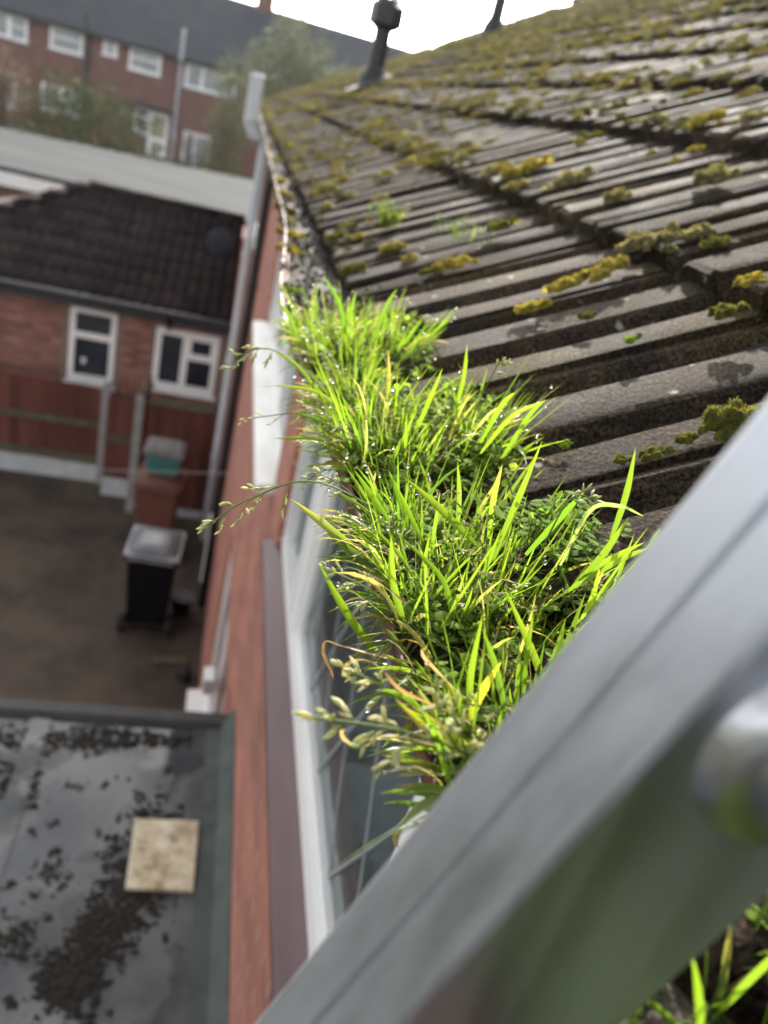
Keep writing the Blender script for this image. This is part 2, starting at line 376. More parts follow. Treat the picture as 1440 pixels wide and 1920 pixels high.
MT['flat_felt'] = flat_felt_mat()
MT['green_felt'] = pm('green_mineral_felt', [(0.3, (0.045, 0.058, 0.052)), (0.7, (0.085, 0.10, 0.09))], 9, 0.85, 0.3, 200)
MT['kerb'] = pm('dark_drip_edge', [(0.3, (0.018, 0.019, 0.02)), (0.7, (0.04, 0.04, 0.04))], 9, 0.7, 0.2)
MT['yard'] = pm('yard_concrete', [(0.25, (0.022, 0.017, 0.013)), (0.45, (0.055, 0.042, 0.031)), (0.6, (0.085, 0.063, 0.043)), (0.72, (0.085, 0.07, 0.032)), (0.85, (0.12, 0.10, 0.07))], 1.7, 0.9, 0.3, 60)
MT['ground'] = pm('garden_ground', [(0.3, (0.045, 0.05, 0.03)), (0.6, (0.075, 0.078, 0.05)), (0.8, (0.12, 0.11, 0.08))], 0.8, 0.95, 0.4, 30)
MT['grey_pipe'] = pm('pale_grey_pvc', [(0.3, (0.42, 0.45, 0.49)), (0.7, (0.55, 0.58, 0.61))], 4, 0.4)
MT['black_pvc'] = pm('black_pvc', [(0.3, (0.008, 0.009, 0.011)), (0.7, (0.018, 0.019, 0.022))], 6, 0.38)
MT['vent'] = pm('vent_terminal', [(0.3, (0.008, 0.009, 0.011)), (0.7, (0.016, 0.017, 0.020))], 7, 0.55)
MT['white_lead'] = pm('pale_flashing', [(0.3, (0.14, 0.145, 0.15)), (0.7, (0.24, 0.245, 0.25))], 7, 0.5)
MT['wood_white'] = pm('white_fascia', [(0.3, (0.66, 0.67, 0.67)), (0.7, (0.78, 0.79, 0.78))], 5, 0.45)
MT['curtain'] = pm('net_curtain', [(0.3, (0.45, 0.47, 0.47)), (0.7, (0.6, 0.62, 0.62))], 8, 0.9, stretch=(1, 12, 1))
MT['teal'] = pm('teal_furniture', [(0.3, (0.03, 0.09, 0.09)), (0.7, (0.07, 0.15, 0.15))], 3, 0.8)

def at_z(x, y, Z):
    r = RIGHT * ((x - 720) / 1449) + DOWN * ((y - 960) / 1449) + FWD
    return CAM + r * ((Z - CAM.z) / r.z)

# ------------------------------------------------------------------ ground
def strip_ground():
    mb = MB()
    ys = [-300, -20, 12, 24, 40, 60, 900]; zs = [-0.03, -0.03, -0.03, 0.0, 1.0, 1.0, 1.0]
    for i in range(len(ys)):
        mb.v += [(-900, ys[i], zs[i]), (900, ys[i], zs[i])]
    for i in range(len(ys) - 1):
        mb.f.append((2 * i, 2 * i + 1, 2 * i + 3, 2 * i + 2))
    return tag(mb.build("ground", MT['ground']), kind="structure")
strip_ground()
mb = MB(); mb.box((-7.5, -3, -0.02), (0.0, 10.35, 0.0))
tag(mb.build("yard", MT['yard']), kind="structure")

# ------------------------------------------------------------------ the house with the mossy roof
house = thing("brick_house", "red brick house with mossy ribbed tile roof beside the weedy gutter", "house", (0, 0, 0))
Y0, Y1 = -2.6, 15.5
wins = [(0.10, 2.40, 3.80, 4.84), (2.82, 5.20, 3.86, 4.84), (7.9, 9.6, 3.86, 4.84), (11.2, 13.4, 3.86, 4.84), (3.2, 5.0, 0.80, 2.38)]
mb = MB()
holes_grid(mb, Y0, Y1, -0.02, 4.93, [(a, b, c - .054, d) for a, b, c, d in wins], lambda u, v, d: (d, u, v), 0.0, 0.24)
mb.build("wall", MT['wall_brick'], house)
RL = 17 * GAUGE + 0.1
RX = EAVE.x + RL * U.x; RZ = EAVE.z + RL * U.z
mb = MB()                                        # gables and rear wall
for y in (Y0 + 0.02, Y1 - 0.02):
    mb.add([(0.24, y, 0), (2 * RX, y, 0), (2 * RX, y, 4.9), (RX, y, RZ - 0.12), (0.24, y, 4.98)], [(0, 1, 2, 3, 4)])
mb.add([(2 * RX, Y0, 0), (2 * RX, Y1, 0), (2 * RX, Y1, 4.9), (2 * RX, Y0, 4.9)], [(0, 1, 2, 3)])
mb.build("gable_wall", MT['wall_brick'], house)
mb = MB(); mb.box((-0.095, Y0, 4.80), (-0.075, Y1, 4.965)); mb.build("fascia", MT['wood_white'], house)
mb = MB(); mb.box((-0.0745, Y0, 4.845), (-0.001, Y1, 4.855)); mb.build("soffit", MT['wood_white'], house)

def house_window(y0, y1, z0, z1, lights, sill_m, sill_x, lattice=False, fm='upvc', sill_z=None):
    """flush casement window in the long wall; lights = list of (ya,yb,za,zb) glazed openings"""
    w = bpy.data.objects.new("window", None); C.objects.link(w); w.parent = house
    mb = MB(); pl = lambda u, v, d: (d, u, v)
    holes_grid(mb, y0, y1, z0, z1, lights, pl, 0.020, 0.085)
    mb.build("frame", MT[fm], w, bevel=0.006)
    for (a, b, c, d) in lights:
        mb = MB(); bw = 0.032                    # sash inside each light
        holes_grid(mb, a + .004, b - .004, c + .004, d - .004, [(a + bw, b - bw, c + bw, d - bw)], pl, 0.012 if (b - a) < 0.7 else 0.034, 0.07)
        mb.build("sash", MT[fm], w, bevel=0.004)
        mb = MB(); mb.box((0.05, a + bw, c + bw), (0.056, b - bw, d - bw)); mb.build("pane", MT['glass'], w)
        if lattice:
            mb = MB(); st = 0.27; h = d - c - 2 * bw; ya, yb, za, zb = a + bw, b - bw, c + bw, d - bw
            for sgn in (1, -1):
                k = -12
                while k < 22:
                    # diagonal y = ya + k*st + sgn*(z-za)*0.55, clipped
                    pts = []
                    for i in range(41):
                        z = za + h * i / 40; y = ya + k * st + sgn * (z - za) * 0.55
                        if ya <= y <= yb: pts.append((0.0475, y, z))
                    if len(pts) > 1:
                        p0, p1 = Vector(pts[0]), Vector(pts[-1]); s_ = Vector((0, 0.0035, 0)); o = Vector((-0.002, 0, 0))
                        mb.add([p0 - s_, p0 + s_, p1 + s_, p1 - s_, p0 - s_ + o, p0 + s_ + o, p1 + s_ + o, p1 - s_ + o],
                               [(0, 1, 2, 3), (7, 6, 5, 4), (0, 4, 5, 1), (1, 5, 6, 2), (2, 6, 7, 3), (3, 7, 4, 0)])
                    k += 1
            mb.build("lead_lattice", MT['lead'], w)
    sz = sill_z if sill_z is not None else z0
    mb = MB()
    mb.add([(sill_x, y0 - .05, sz - .055), (sill_x, y0 - .05, sz - .02), (0.03, y0 - .05, sz - .001), (0.03, y0 - .05, sz - .055),
            (sill_x, y1 + .05, sz - .055), (sill_x, y1 + .05, sz - .02), (0.03, y1 + .05, sz - .001), (0.03, y1 + .05, sz - .055)],
           [(0, 1, 2, 3), (7, 6, 5, 4), (0, 4, 5, 1), (1, 5, 6, 2), (2, 6, 7, 3), (3, 7, 4, 0)])
    mb.build("sill", MT[sill_m], w, bevel=0.004)
    mb = MB()                                    # the dark room behind
    holes_grid(mb, y0 - .3, y1 + .3, z0 - .8, z1 + .1, [(y0, y1, z0, z1)], pl, 0.245, 0.25)
    x1 = 2.6
    a, b, c, d = y0 - .3, y1 + .3, z0 - .8, z1 + .1
    mb.add([(x1, a, c), (x1, b, c), (x1, b, d), (x1, a, d)], [(0, 1, 2, 3)])
    mb.add([(.25, a, c), (x1, a, c), (x1, a, d), (.25, a, d)], [(0, 1, 2, 3)])
    mb.add([(.25, b, c), (x1, b, c), (x1, b, d), (.25, b, d)], [(0, 1, 2, 3)])
    mb.add([(.25, a, c), (x1, a, c), (x1, b, c), (.25, b, c)], [(0, 1, 2, 3)])
    mb.add([(.25, a, d), (x1, a, d), (x1, b, d), (.25, b, d)], [(0, 1, 2, 3)])
    mb.build("room", MT['room'], w)
    return w

z0, z1 = 3.80, 4.84
w1 = house_window(0.10, 2.40, z0, z1, [(0.16, 0.605, z0 + .06, z1 - .06), (0.685, 1.81, z0 + .06, z1 - .06), (1.89, 2.34, z0 + .06, z1 - .06)], 'sill', -0.044, lattice=True)
def curtain(y0, y1, za, zb, x, w):
    mb = MB(); n = 40; vs = []
    for i in range(n + 1):
        y = y0 + (y1 - y0) * i / n; xx = x + 0.02 * math.sin(i * 1.35) + 0.006 * math.sin(i * 3.1)
        vs += [(xx, y, za), (xx, y, zb)]
    mb.add(vs, [(2 * i, 2 * i + 2, 2 * i + 3, 2 * i + 1) for i in range(n)])
    mb.build("curtain", MT['curtain'], w, smooth=True)
mb = MB(); mb.box((0.088, 0.11, 3.80), (0.40, 2.39, 3.835)); mb.build("window_board", MT['upvc'], w1, bevel=.005)
curtain(2.0, 2.5, 3.4, 4.9, 0.43, w1)
curtain(0.0, 0.35, 3.4, 4.9, 0.43, w1)
mb = MB(); mb.box((0.9, 0.7, 3.0), (1.5, 2.2, 3.7)); mb.build("bed", MT['teal'], w1, bevel=0.05)
mb = MB(); mb.box((2.1, 0.3, 3.0), (2.5, 1.2, 4.3)); mb.build("wardrobe", MT['kerb'], w1)
z0 = 3.86
w2 = house_window(2.82, 5.20, z0, z1, [(2.88, 3.40, z0 + .06, z1 - .06), (3.48, 4.55, z0 + .06, z1 - .06), (4.63, 5.14, z0 + .06, z1 - .06)], 'upvc_dirty', -0.078)
curtain(2.85, 5.15, 3.4, 4.9, 0.12, w2)
house_window(7.9, 9.6, z0, z1, [(7.96, 8.7, z0 + .06, z1 - .06), (8.78, 9.54, z0 + .06, z1 - .06)], 'upvc_dirty', -0.07)
house_window(11.2, 13.4, z0, z1, [(11.26, 12.2, z0 + .06, z1 - .06), (12.28, 13.34, z0 + .06, z1 - .06)], 'upvc_dirty', -0.07)
house_window(3.2, 5.0, 0.8, 2.38, [(3.26, 4.1, .86, 2.32), (4.18, 4.94, .86, 2.32)], 'upvc_dirty', -0.13)

# --- roof: boarding, tiles, ridge
roof = bpy.data.objects.new("roof", None); C.objects.link(roof); roof.parent = house
mb = MB()
lo = EAVE + U * 0.02 - RN * 0.035; hi = EAVE + U * (RL + 0.02) - RN * 0.035
mb.add([(lo.x, Y0, lo.z), (lo.x, Y1, lo.z), (hi.x, Y1, hi.z), (hi.x, Y0, hi.z),
        (2 * RX - EAVE.x, Y0, EAVE.z), (2 * RX - EAVE.x, Y1, EAVE.z)], [(0, 1, 2, 3), (3, 2, 5, 4)])
mb.build("underlay", MT['felt'], roof)

RH = 0.019
PROF = [(0.000, RH), (0.003, RH + .001), (0.040, RH + .001), (0.047, RH - .004), (0.053, 0.003), (0.058, 0), (0.068, 0), (0.074, 0.003),
        (0.080, RH - .003), (0.086, RH), (0.133, RH), (0.140, RH - .004), (0.146, 0.003), (0.151, 0), (0.160, 0), (0.166, 0.003), (0.172, RH - .005), (0.177, RH - .003), (0.1865, RH - .003)]
TILT = math.atan(0.022 / GAUGE)
def tile_mesh(seed):
    mb = MB(); n = len(PROF); xs = [0.0, 0.006, 0.16, 0.385]
    rr = random.Random(seed)
    chip = [rr.uniform(-.003, .005) for _ in range(n)]
    vs = []
    for i, x in enumerate(xs):
        for k, (y, z) in enumerate(PROF):
            xx = x + (chip[k] if i < 2 else 0)
            zz = z - (0.004 if i == 0 else 0) + (rr.uniform(-.0018, .0018) if 0 < i < 3 else 0)
            vs.append((xx, y, zz))
    T = 0.022
    for k, (y, z) in enumerate(PROF):            # underside of the nose
        vs.append((xs[0] + chip[k] + .002, y, z - T - .004))
    for k, (y, z) in enumerate(PROF):
        vs.append((xs[-1], y, z - 0.012))
    fs = []
    for i in range(len(xs) - 1):
        for k in range(n - 1):
            fs.append((i * n + k, (i + 1) * n + k, (i + 1) * n + k + 1, i * n + k + 1))
    b = len(xs) * n
    for k in range(n - 1):
        fs.append((b + k, k, k + 1, b + k + 1))
    top = [i * n for i in range(len(xs))]; fs.append(tuple([b] + [b + n] + top[::-1]))
    top = [i * n + n - 1 for i in range(len(xs))]; fs.append(tuple(top + [b + n + n - 1, b + n - 1]))
    mb.add(vs, fs)
    me = mb.mesh("tile"); me.materials.append(MT['tile'])
    me.polygons.foreach_set("use_smooth", [True] * len(me.polygons))
    me.set_sharp_from_angle(angle=R(30))
    return me
TILES = [tile_mesh(i) for i in range(6)]
SLOPE = Matrix(((U.x, 0, RN.x), (0, 1, 0), (U.z, 0, RN.z))).to_4x4()
cands = []
rt = random.Random(5)
for k in range(18):
    for j in range(-16, 79):
        pos = EAVE + U * (k * GAUGE) + Vector((0, 0.42 + j * TW, 0)) - RN * (RH - 0.001)
        if k == 0: pos = pos
        Mx = Matrix.Translation(pos) @ SLOPE @ Matrix.Rotation(TILT + rt.uniform(-.010, .010), 4, 'Y') @ Matrix.Rotation(rt.uniform(-.006, .006), 4, 'X')
        c = pos + U * .16 + Vector((0, .095, 0)) - CAM
        z = c.dot(FWD); vis = False
        if z > 0.05:
            x = 720 + 1449 * c.dot(RIGHT) / z; y = 960 + 1449 * c.dot(DOWN) / z
            vis = -120 < x < 1560 and -80 < y < 1500
        cands.append((c.length if vis else 1e6 + c.length, Mx, rt.randrange(6)))
cands.sort(key=lambda a: a[0])
for d, Mx, v in cands[:300]:
    o = bpy.data.objects.new("tile", TILES[v]); C.objects.link(o); o.parent = roof; o.matrix_world = Mx
VA = [np.array([tuple(v.co) for v in me.vertices]) for me in TILES]
FA = [[tuple(p.vertices) for p in me.polygons] for me in TILES]
allv, allf, base = [], [], 0
for d, Mx, v in cands[300:]:
    m3 = np.array(Mx.to_3x3()); tr = np.array(Mx.translation)
    allv.append(VA[v] @ m3.T + tr); allf += [tuple(i + base for i in f) for f in FA[v]]; base += len(VA[v])
me = bpy.data.meshes.new("tile_field"); me.from_pydata(np.concatenate(allv).tolist(), [], allf)
o = link("tile_field", me, MT['tile'], roof); tag(o, kind="stuff")
me.polygons.foreach_set("use_smooth", [True] * len(me.polygons)); me.set_sharp_from_angle(angle=R(30))
for i in range(41):                               # ridge tiles
    mb = MB(); y = Y0 + i * 0.445
    if y > Y1 - .4: break
    prof = [(0.13 * math.cos(a), 0.09 * math.sin(a)) for a in np.linspace(0, math.pi, 9)]
    vs = [(RX + a, y, RZ - .02 + b) for a, b in prof] + [(RX + a, y + .44, RZ - .02 + b) for a, b in prof]
    mb.add(vs, [(k, k + 1, 9 + k + 1, 9 + k) for k in range(8)]); mb.build("ridge_tile", MT['tile'], roof, smooth=True)
mb = MB(); mb.box((-0.02, -0.03, 0.0), (RL, 0.03, 0.02))  # mortared verge at the far end
vb = mb.build("verge", MT['mortar'], roof); vb.matrix_world = Matrix.Translation(EAVE + Vector((0, Y1 + .01, 0)) - RN * .03) @ SLOPE

# --- gutter, slightly twisted outwards where it has sagged
def gutter_shape(y):
    g = math.exp(-((y - 0.95) / 0.38) ** 2)
    return -0.026 * g, -0.012 * g
mb = MB(); prof_o = [(0.056 * math.cos(a), 0.056 * math.sin(a)) for a in np.linspace(math.pi, 2 * math.pi, 13)]
prof_i = [(0.0545 * math.cos(a), 0.0545 * math.sin(a)) for a in np.linspace(2 * math.pi, math.pi, 13)]
lipb = [(-0.060, 0.004), (-0.060, -0.004)]
ring = [(-0.0565, 0.0020), (-0.0578, 0.0005), (-0.0576, -0.003)] + prof_o[1:] + prof_i
ys = [-2.5 + 0.05 * i for i in range(int((Y1 + 2.5) / 0.05))]
ys = [y for i, y in enumerate(ys) if y < 2.2 or i % 6 == 0]
GX, GZ = -0.154, 4.992
n = len(ring); vs = []; fs = []
for i, y in enumerate(ys):
    dx, dz = gutter_shape(y); wob = 0.0025 * noise.noise(Vector((y * 1.3, 0, 0)))
    for (a, b) in ring:
        f = max(0, -a / 0.056)
        vs.append((GX + a + dx * (0.4 + .6 * f) + wob, y, GZ + b + dz * f + wob - 0.004 * y / 15))
    if i:
        for k in range(n):
            fs.append(((i - 1) * n + k, (i - 1) * n + (k + 1) % n, i * n + (k + 1) % n, i * n + k))
mb.add(vs, fs); mb.build("gutter", MT['gutter'], house, smooth=True)
for y in (-.35, 1.9, 3.7, 5.5, 7.4, 9.2):           # gutter brackets
    mb = MB(); pr = [(0.060 * math.cos(a), 0.060 * math.sin(a)) for a in np.linspace(math.pi * .98, 2 * math.pi, 11)]
    pi_ = [(0.0566 * math.cos(a), 0.0566 * math.sin(a)) for a in np.linspace(2 * math.pi, math.pi * .98, 11)]
    mb.extrude(pr + pi_, lambda a, b: (GX + a, y - .012, GZ + b), lambda a, b: (GX + a, y + .012, GZ + b))
    mb.build("gutter_bracket", MT['gutter'], house)

# --- pipes on the wall
def vpipe(name, x, y, z0, z1, r, m, clips=()):
    mb = MB(); mb.tube([(x, y, z0), (x, y, z1)], r, 14)
    for c in clips: mb.tube([(x, y, c - .03), (x, y, c + .03)], r * 1.18, 14)
    return mb.build(name, MT[m], house, smooth=False)
vpipe("downpipe", -0.10, 8.8, 0.0, 4.86, 0.046, 'grey_pipe', (1.2, 2.4, 3.6))
vpipe("downpipe", -0.045, 7.35, 0.0, 4.86, 0.040, 'black_pvc', (1.0, 2.3, 3.6))
mb = MB()
mb.frustum((-0.26, 8.70, 4.74), (-0.10, 8.90, 4.74), (-0.33, 8.70, 4.88), (-0.19, 8.90, 4.88)); mb.box((-0.33, 8.70, 4.881), (-0.19, 8.90, 5.33))
mb.build("pipe_box", MT['grey_pipe'], house, bevel=0.02)

# --- roof vents
def roof_vent(x, y, Y, h, r):
    p = at(x, y, Y); p.z = EAVE.z + (p.x - EAVE.x) * math.tan(PITCH)
    v = bpy.data.objects.new("vent_pipe", None); C.objects.link(v); v.parent = house; v.location = p
    mb = MB(); n = 12
    mb.tube([(0, 0, -.1), (0, 0, .04), (0, 0, h * .22), (0, 0, h * .66)], [r * 1.9, r * 1.75, r * 1.05, r], n); mb.build("stack", MT['vent'], v)
    mb = MB(); mb.tube([(0, 0, h * .64), (0, 0, h * .70), (0, 0, h * .92), (0, 0, h)], [r * 1.05, r * 2.05, r * 2.0, r * 1.15], 6); mb.build("cap", MT['vent'], v)
    mb = MB()
    for a in range(6):
        t = a * math.pi / 3; mb.box((r * 1.1 * math.cos(t) - .012, r * 1.1 * math.sin(t) - .012, h * .96), (r * 1.1 * math.cos(t) + .012, r * 1.1 * math.sin(t) + .012, h * 1.07))
    mb.build("crown", MT['vent'], v)
    mb = MB(); mb.box((-.24, -.15, -.002), (.16, .15, .006)); f = mb.build("flashing", MT['white_lead'], v); f.rotation_euler = (0, -PITCH, 0); f.location = (0, 0, .02)
    return v
roof_vent(703, 135, 7.6, 0.64, 0.072)
roof_vent(930, 36, 12.5, 0.85, 0.09)

# ------------------------------------------------------------------ flat roof of the lean-to below the window
FZ = 2.70
ext = thing("flat_roof_extension", "low rear extension with a wet grey felt flat roof below the leaded window", "extension", (-1.5, 0, 0))
def child(mb, name, m, root, **k):
    o = mb.build(name, MT[m], root, **k); o.matrix_parent_inverse = Matrix.Translation(root.location).inverted(); return o
mb = MB(); n1, n2 = 60, 60; vs = []
for i in range(n1 + 1):
    for j in range(n2 + 1):
        x = -3.2 + (3.2 - 0.06) * i / n1; y = -1.6 + (2.62 + 1.6) * j / n2
        vs.append((x, y, FZ + 0.004 * noise.noise(Vector((x * 2, y * 2, 0)))))
mb.add(vs, [(i * (n2 + 1) + j, (i + 1) * (n2 + 1) + j, (i + 1) * (n2 + 1) + j + 1, i * (n2 + 1) + j + 1) for i in range(n1) for j in range(n2)])
child(mb, "roof_deck", 'flat_felt', ext, smooth=True)
mb = MB(); mb.add([(-.11, -1.6, FZ + .009), (-.05, -1.6, FZ + .012), (-.003, -1.6, FZ + .125), (-.002, -1.6, FZ + .005), (-.11, 2.62, FZ + .009), (-.05, 2.62, FZ + .012), (-.003, 2.62, FZ + .125), (-.002, 2.62, FZ + .005)],
       [(0, 1, 5, 4), (1, 2, 6, 5), (0, 3, 2, 1), (4, 5, 6, 7), (2, 3, 7, 6)])
child(mb, "flashing", 'green_felt', ext)
mb = MB(); mb.add([(-3.25, 2.60, FZ + .006), (-3.25, 2.62, FZ + .03), (-3.25, 2.68, FZ + .03), (-3.25, 2.685, FZ - .09), (-.004, 2.60, FZ + .006), (-.004, 2.62, FZ + .03), (-.004, 2.68, FZ + .03), (-.004, 2.685, FZ - .09)],
       [(0, 1, 5, 4), (1, 2, 6, 5), (2, 3, 7, 6), (3, 0, 4, 7), (0, 3, 2, 1), (4, 5, 6, 7)])
child(mb, "drip_edge", 'kerb', ext)
mb = MB(); mb.box((-3.15, -1.5, 0), (-.003, 2.58, FZ - .1)); child(mb, "wall", 'wall_brick', ext)

for x in (-.125, -.78, -1.5):                     # lapped felt sheets
    mb = MB(); vs = []; N_ = 30
    for i in range(N_ + 1):
        y = -1.6 + 4.2 * i / N_; w_ = .004 * noise.noise(Vector((x * 9, y * 3, 1))); vs += [(x - .045 + w_, y, FZ + .003), (x - .045 + w_, y, FZ + .0085), (x + .03 + w_, y, FZ + .0062)]
    mb.add(vs, [(3 * i + k, 3 * i + 3 + k, 3 * i + 4 + k, 3 * i + 1 + k) for i in range(N_) for k in range(2)]); child(mb, "felt_lap", 'flat_felt', ext)
# ------------------------------------------------------------------ far terrace across the gardens
MT['slate'] = pm('far_slate_roof', [(0.3, (0.019, 0.023, 0.031)), (0.6, (0.030, 0.035, 0.045)), (0.8, (0.048, 0.050, 0.052))], 0.9, 0.9, 0.3, 12, stretch=(1, 1, 2))
MT['far_white'] = pm('far_white_frame', [(0.3, (0.66, 0.68, 0.72)), (0.7, (0.78, 0.79, 0.8))], 3, 0.5)
MT['green_pane'] = pm('green_blind_pane', [(0.3, (0.18, 0.20, 0.13)), (0.7, (0.32, 0.33, 0.22))], 2, 0.3)
MT['far_grey'] = pm('far_grey_pipe', [(0.3, (0.32, 0.34, 0.37)), (0.7, (0.42, 0.44, 0.46))], 3, 0.6)
FY = 45.0
def far_window(root, x0, x1, z0, z1, panes, m='pale_pane', name="window"):
    w = bpy.data.objects.new(name, None); C.objects.link(w); w.parent = root
    w.matrix_parent_inverse = Matrix.Translation(root.location).inverted()
    holes = [(x0 + (x1 - x0) * a, x0 + (x1 - x0) * b, z0 + (z1 - z0) * c, z0 + (z1 - z0) * d) for a, b, c, d in panes]
    mb = MB(); holes_grid(mb, x0, x1, z0, z1, holes, lambda u, v, d: (u, d, v), FY - 0.05, FY + 0.04); mb.build("frame", MT['far_white'], w)
    for h in holes:
        mb = MB(); mb.box((h[0], FY - .005, h[2]), (h[1], FY + .01, h[3])); mb.build("pane", MT[m], w)
    mb = MB(); mb.box((x0 - .05, FY - .11, z0 - .07), (x1 + .05, FY - .004, z0 - .003)); mb.build("sill", MT['far_white'], w)
    return w
def far_house(x0, x1, label, wins):
    h = thing("terraced_house", label, "house", ((x0 + x1) / 2, FY, 1.0), group="far brick terrace")
    mb = MB(); holes_grid(mb, x0, x1, 0.9, 5.8, [w[:4] for w in wins], lambda u, v, d: (u, d, v), FY, FY + .25); child(mb, "wall", 'far_brick', h)
    mb = MB(); mb.box((x0, FY + .26, .9), (x1, FY + 10, 5.7)); child(mb, "rear_block", 'far_brick', h)
    mb = MB(); a, b = x0 + .004, x1 - .004
    mb.add([(a, FY - .35, 5.72), (b, FY - .35, 5.72), (b, FY + 5, 9.1), (a, FY + 5, 9.1), (a, FY + 10.3, 5.72), (b, FY + 10.3, 5.72),
            (a, FY - .33, 5.62), (b, FY - .33, 5.62), (b, FY + 5, 8.98), (a, FY + 5, 8.98), (a, FY + 10.3, 5.62), (b, FY + 10.3, 5.62)],
           [(0, 1, 2, 3), (3, 2, 5, 4), (6, 9, 8, 7), (9, 10, 11, 8), (0, 6, 7, 1), (0, 3, 9, 6), (3, 4, 10, 9), (1, 7, 8, 2), (2, 8, 11, 5), (4, 5, 11, 10)])
    child(mb, "roof", 'slate', h)
    mb = MB(); mb.box((x0 + .01, FY - .45, 5.55), (x1 - .01, FY - .352, 5.68)); child(mb, "gutter", 'kerb', h)
    for w in wins: far_window(h, *w)
    return h
two = [(.06, .30, .08, .92), (.36, .94, .08, .92)]
hop = [(.08, .92, .08, .56), (.08, .92, .66, .92)]
hA = far_house(-17, -8.0, "brick terraced house leftmost behind the reddish bush", [
    (-13.2, -10.79, 4.56, 5.52, [(.05, .62, .08, .92), (.70, .95, .08, .55), (.70, .95, .62, .92)]), (-9.81, -8.31, 4.62, 5.52, hop),
    (-13.4, -11.25, 1.6, 3.08, two), (-10.1, -8.3, 1.9, 3.06, [(.05, .45, .08, .92), (.55, .95, .08, .92)])])
hB = far_house(-8.0, -3.9, "brick terraced house with white back door and small toilet window", [
    (-7.41, -6.74, 4.95, 5.53, [(.2, .8, .12, .5), (.2, .8, .6, .9)]), (-6.18, -4.68, 4.62, 5.52, hop),
    (-5.69, -5.02, 1.9, 3.02, [(.12, .88, .1, .6), (.12, .88, .7, .92)], 'dark_pane'), (-5.0, -4.05, 1.0, 3.0, [(.15, .85, .42, .92), (.2, .8, .06, .32)], 'green_pane', "door")])
hC = far_house(-3.9, 16.0, "brick terraced house behind the pale tree and bare twigs", [
    (-3.52, -1.0, 4.5, 5.50, two), (-3.28, -1.9, 1.0, 2.5, [(.12, .40, .06, .9), (.52, .92, .06, .9)]), (1.2, 3.2, 4.5, 5.5, two)])
mb = MB(); mb.tube([(-3.75, FY - .15, .95), (-3.75, FY - .15, 5.5)], .09, 10); mb.tube([(-3.75, FY - .47, 5.5), (-3.75, FY - .47, 6.9)], .09, 10); mb.tube([(-3.75, FY - .15, 5.45), (-3.75, FY - .47, 5.6)], .09, 10)
child(mb, "soil_pipe", 'far_grey', hC)
mb = MB(); mb.tube([(-8.1, FY - .12, 1.0), (-8.1, FY - .12, 5.5)], .10, 10); mb.tube([(-8.1, FY - .50, 5.5), (-8.1, FY - .50, 6.5)], .09, 10); child(mb, "downpipe", 'kerb', hA)
mb = MB(); mb.box((-6.5, FY - .7, 3.12), (-3.95, FY - .002, 3.22)); child(mb, "door_canopy", 'slate', hB)
c = at(498, 5, FY + 5)
mb = MB(); mb.box((c.x - .45, FY + 4.6, 8.4), (c.x + .45, FY + 5.4, 10.6)); mb.box((c.x - .52, FY + 4.53, 10.601), (c.x + .52, FY + 5.47, 10.75)); child(mb, "chimney", 'far_brick', hC)

# ------------------------------------------------------------------ flat garage roof in the sun
MT['garage_roof'] = pm('sunlit_garage_felt', [(0.3, (0.034, 0.038, 0.041)), (0.6, (0.052, 0.057, 0.06)), (0.8, (0.08, 0.083, 0.084))], 0.5, 0.95, 0.15, 20, spec=0.08, stretch=(.5, 1.5, 1))
gar = thing("garage", "flat grey roofed garage with white fascia behind the brick outbuilding", "garage", (-4, 20, 0))
GZf = 2.62
mb = MB(); mb.add([(-13, 18.2, GZf), (1.6, 18.2, GZf), (1.6, 27.6, GZf), (-13, 23.2, GZf), (-13, 18.2, GZf - .08), (1.6, 18.2, GZf - .08), (1.6, 27.6, GZf - .08), (-13, 23.2, GZf - .08)],
       [(0, 1, 2, 3), (7, 6, 5, 4), (0, 4, 5, 1), (1, 5, 6, 2), (2, 6, 7, 3), (3, 7, 4, 0)]); child(mb, "roof", 'garage_roof', gar)
mb = MB(); mb.box((-13, 18.12, GZf - .36), (1.6, 18.195, GZf - .10)); child(mb, "fascia", 'wood_white', gar)
mb = MB(); mb.add([(-12.9, 18.4, 0), (1.4, 18.4, 0), (1.4, 27.2, 0), (-12.9, 22.8, 0), (-12.9, 18.4, GZf - .09), (1.4, 18.4, GZf - .09), (1.4, 27.2, GZf - .09), (-12.9, 22.8, GZf - .09)],
       [(0, 1, 5, 4), (1, 2, 6, 5), (2, 3, 7, 6), (3, 0, 4, 7)]); child(mb, "wall", 'far_brick', gar)

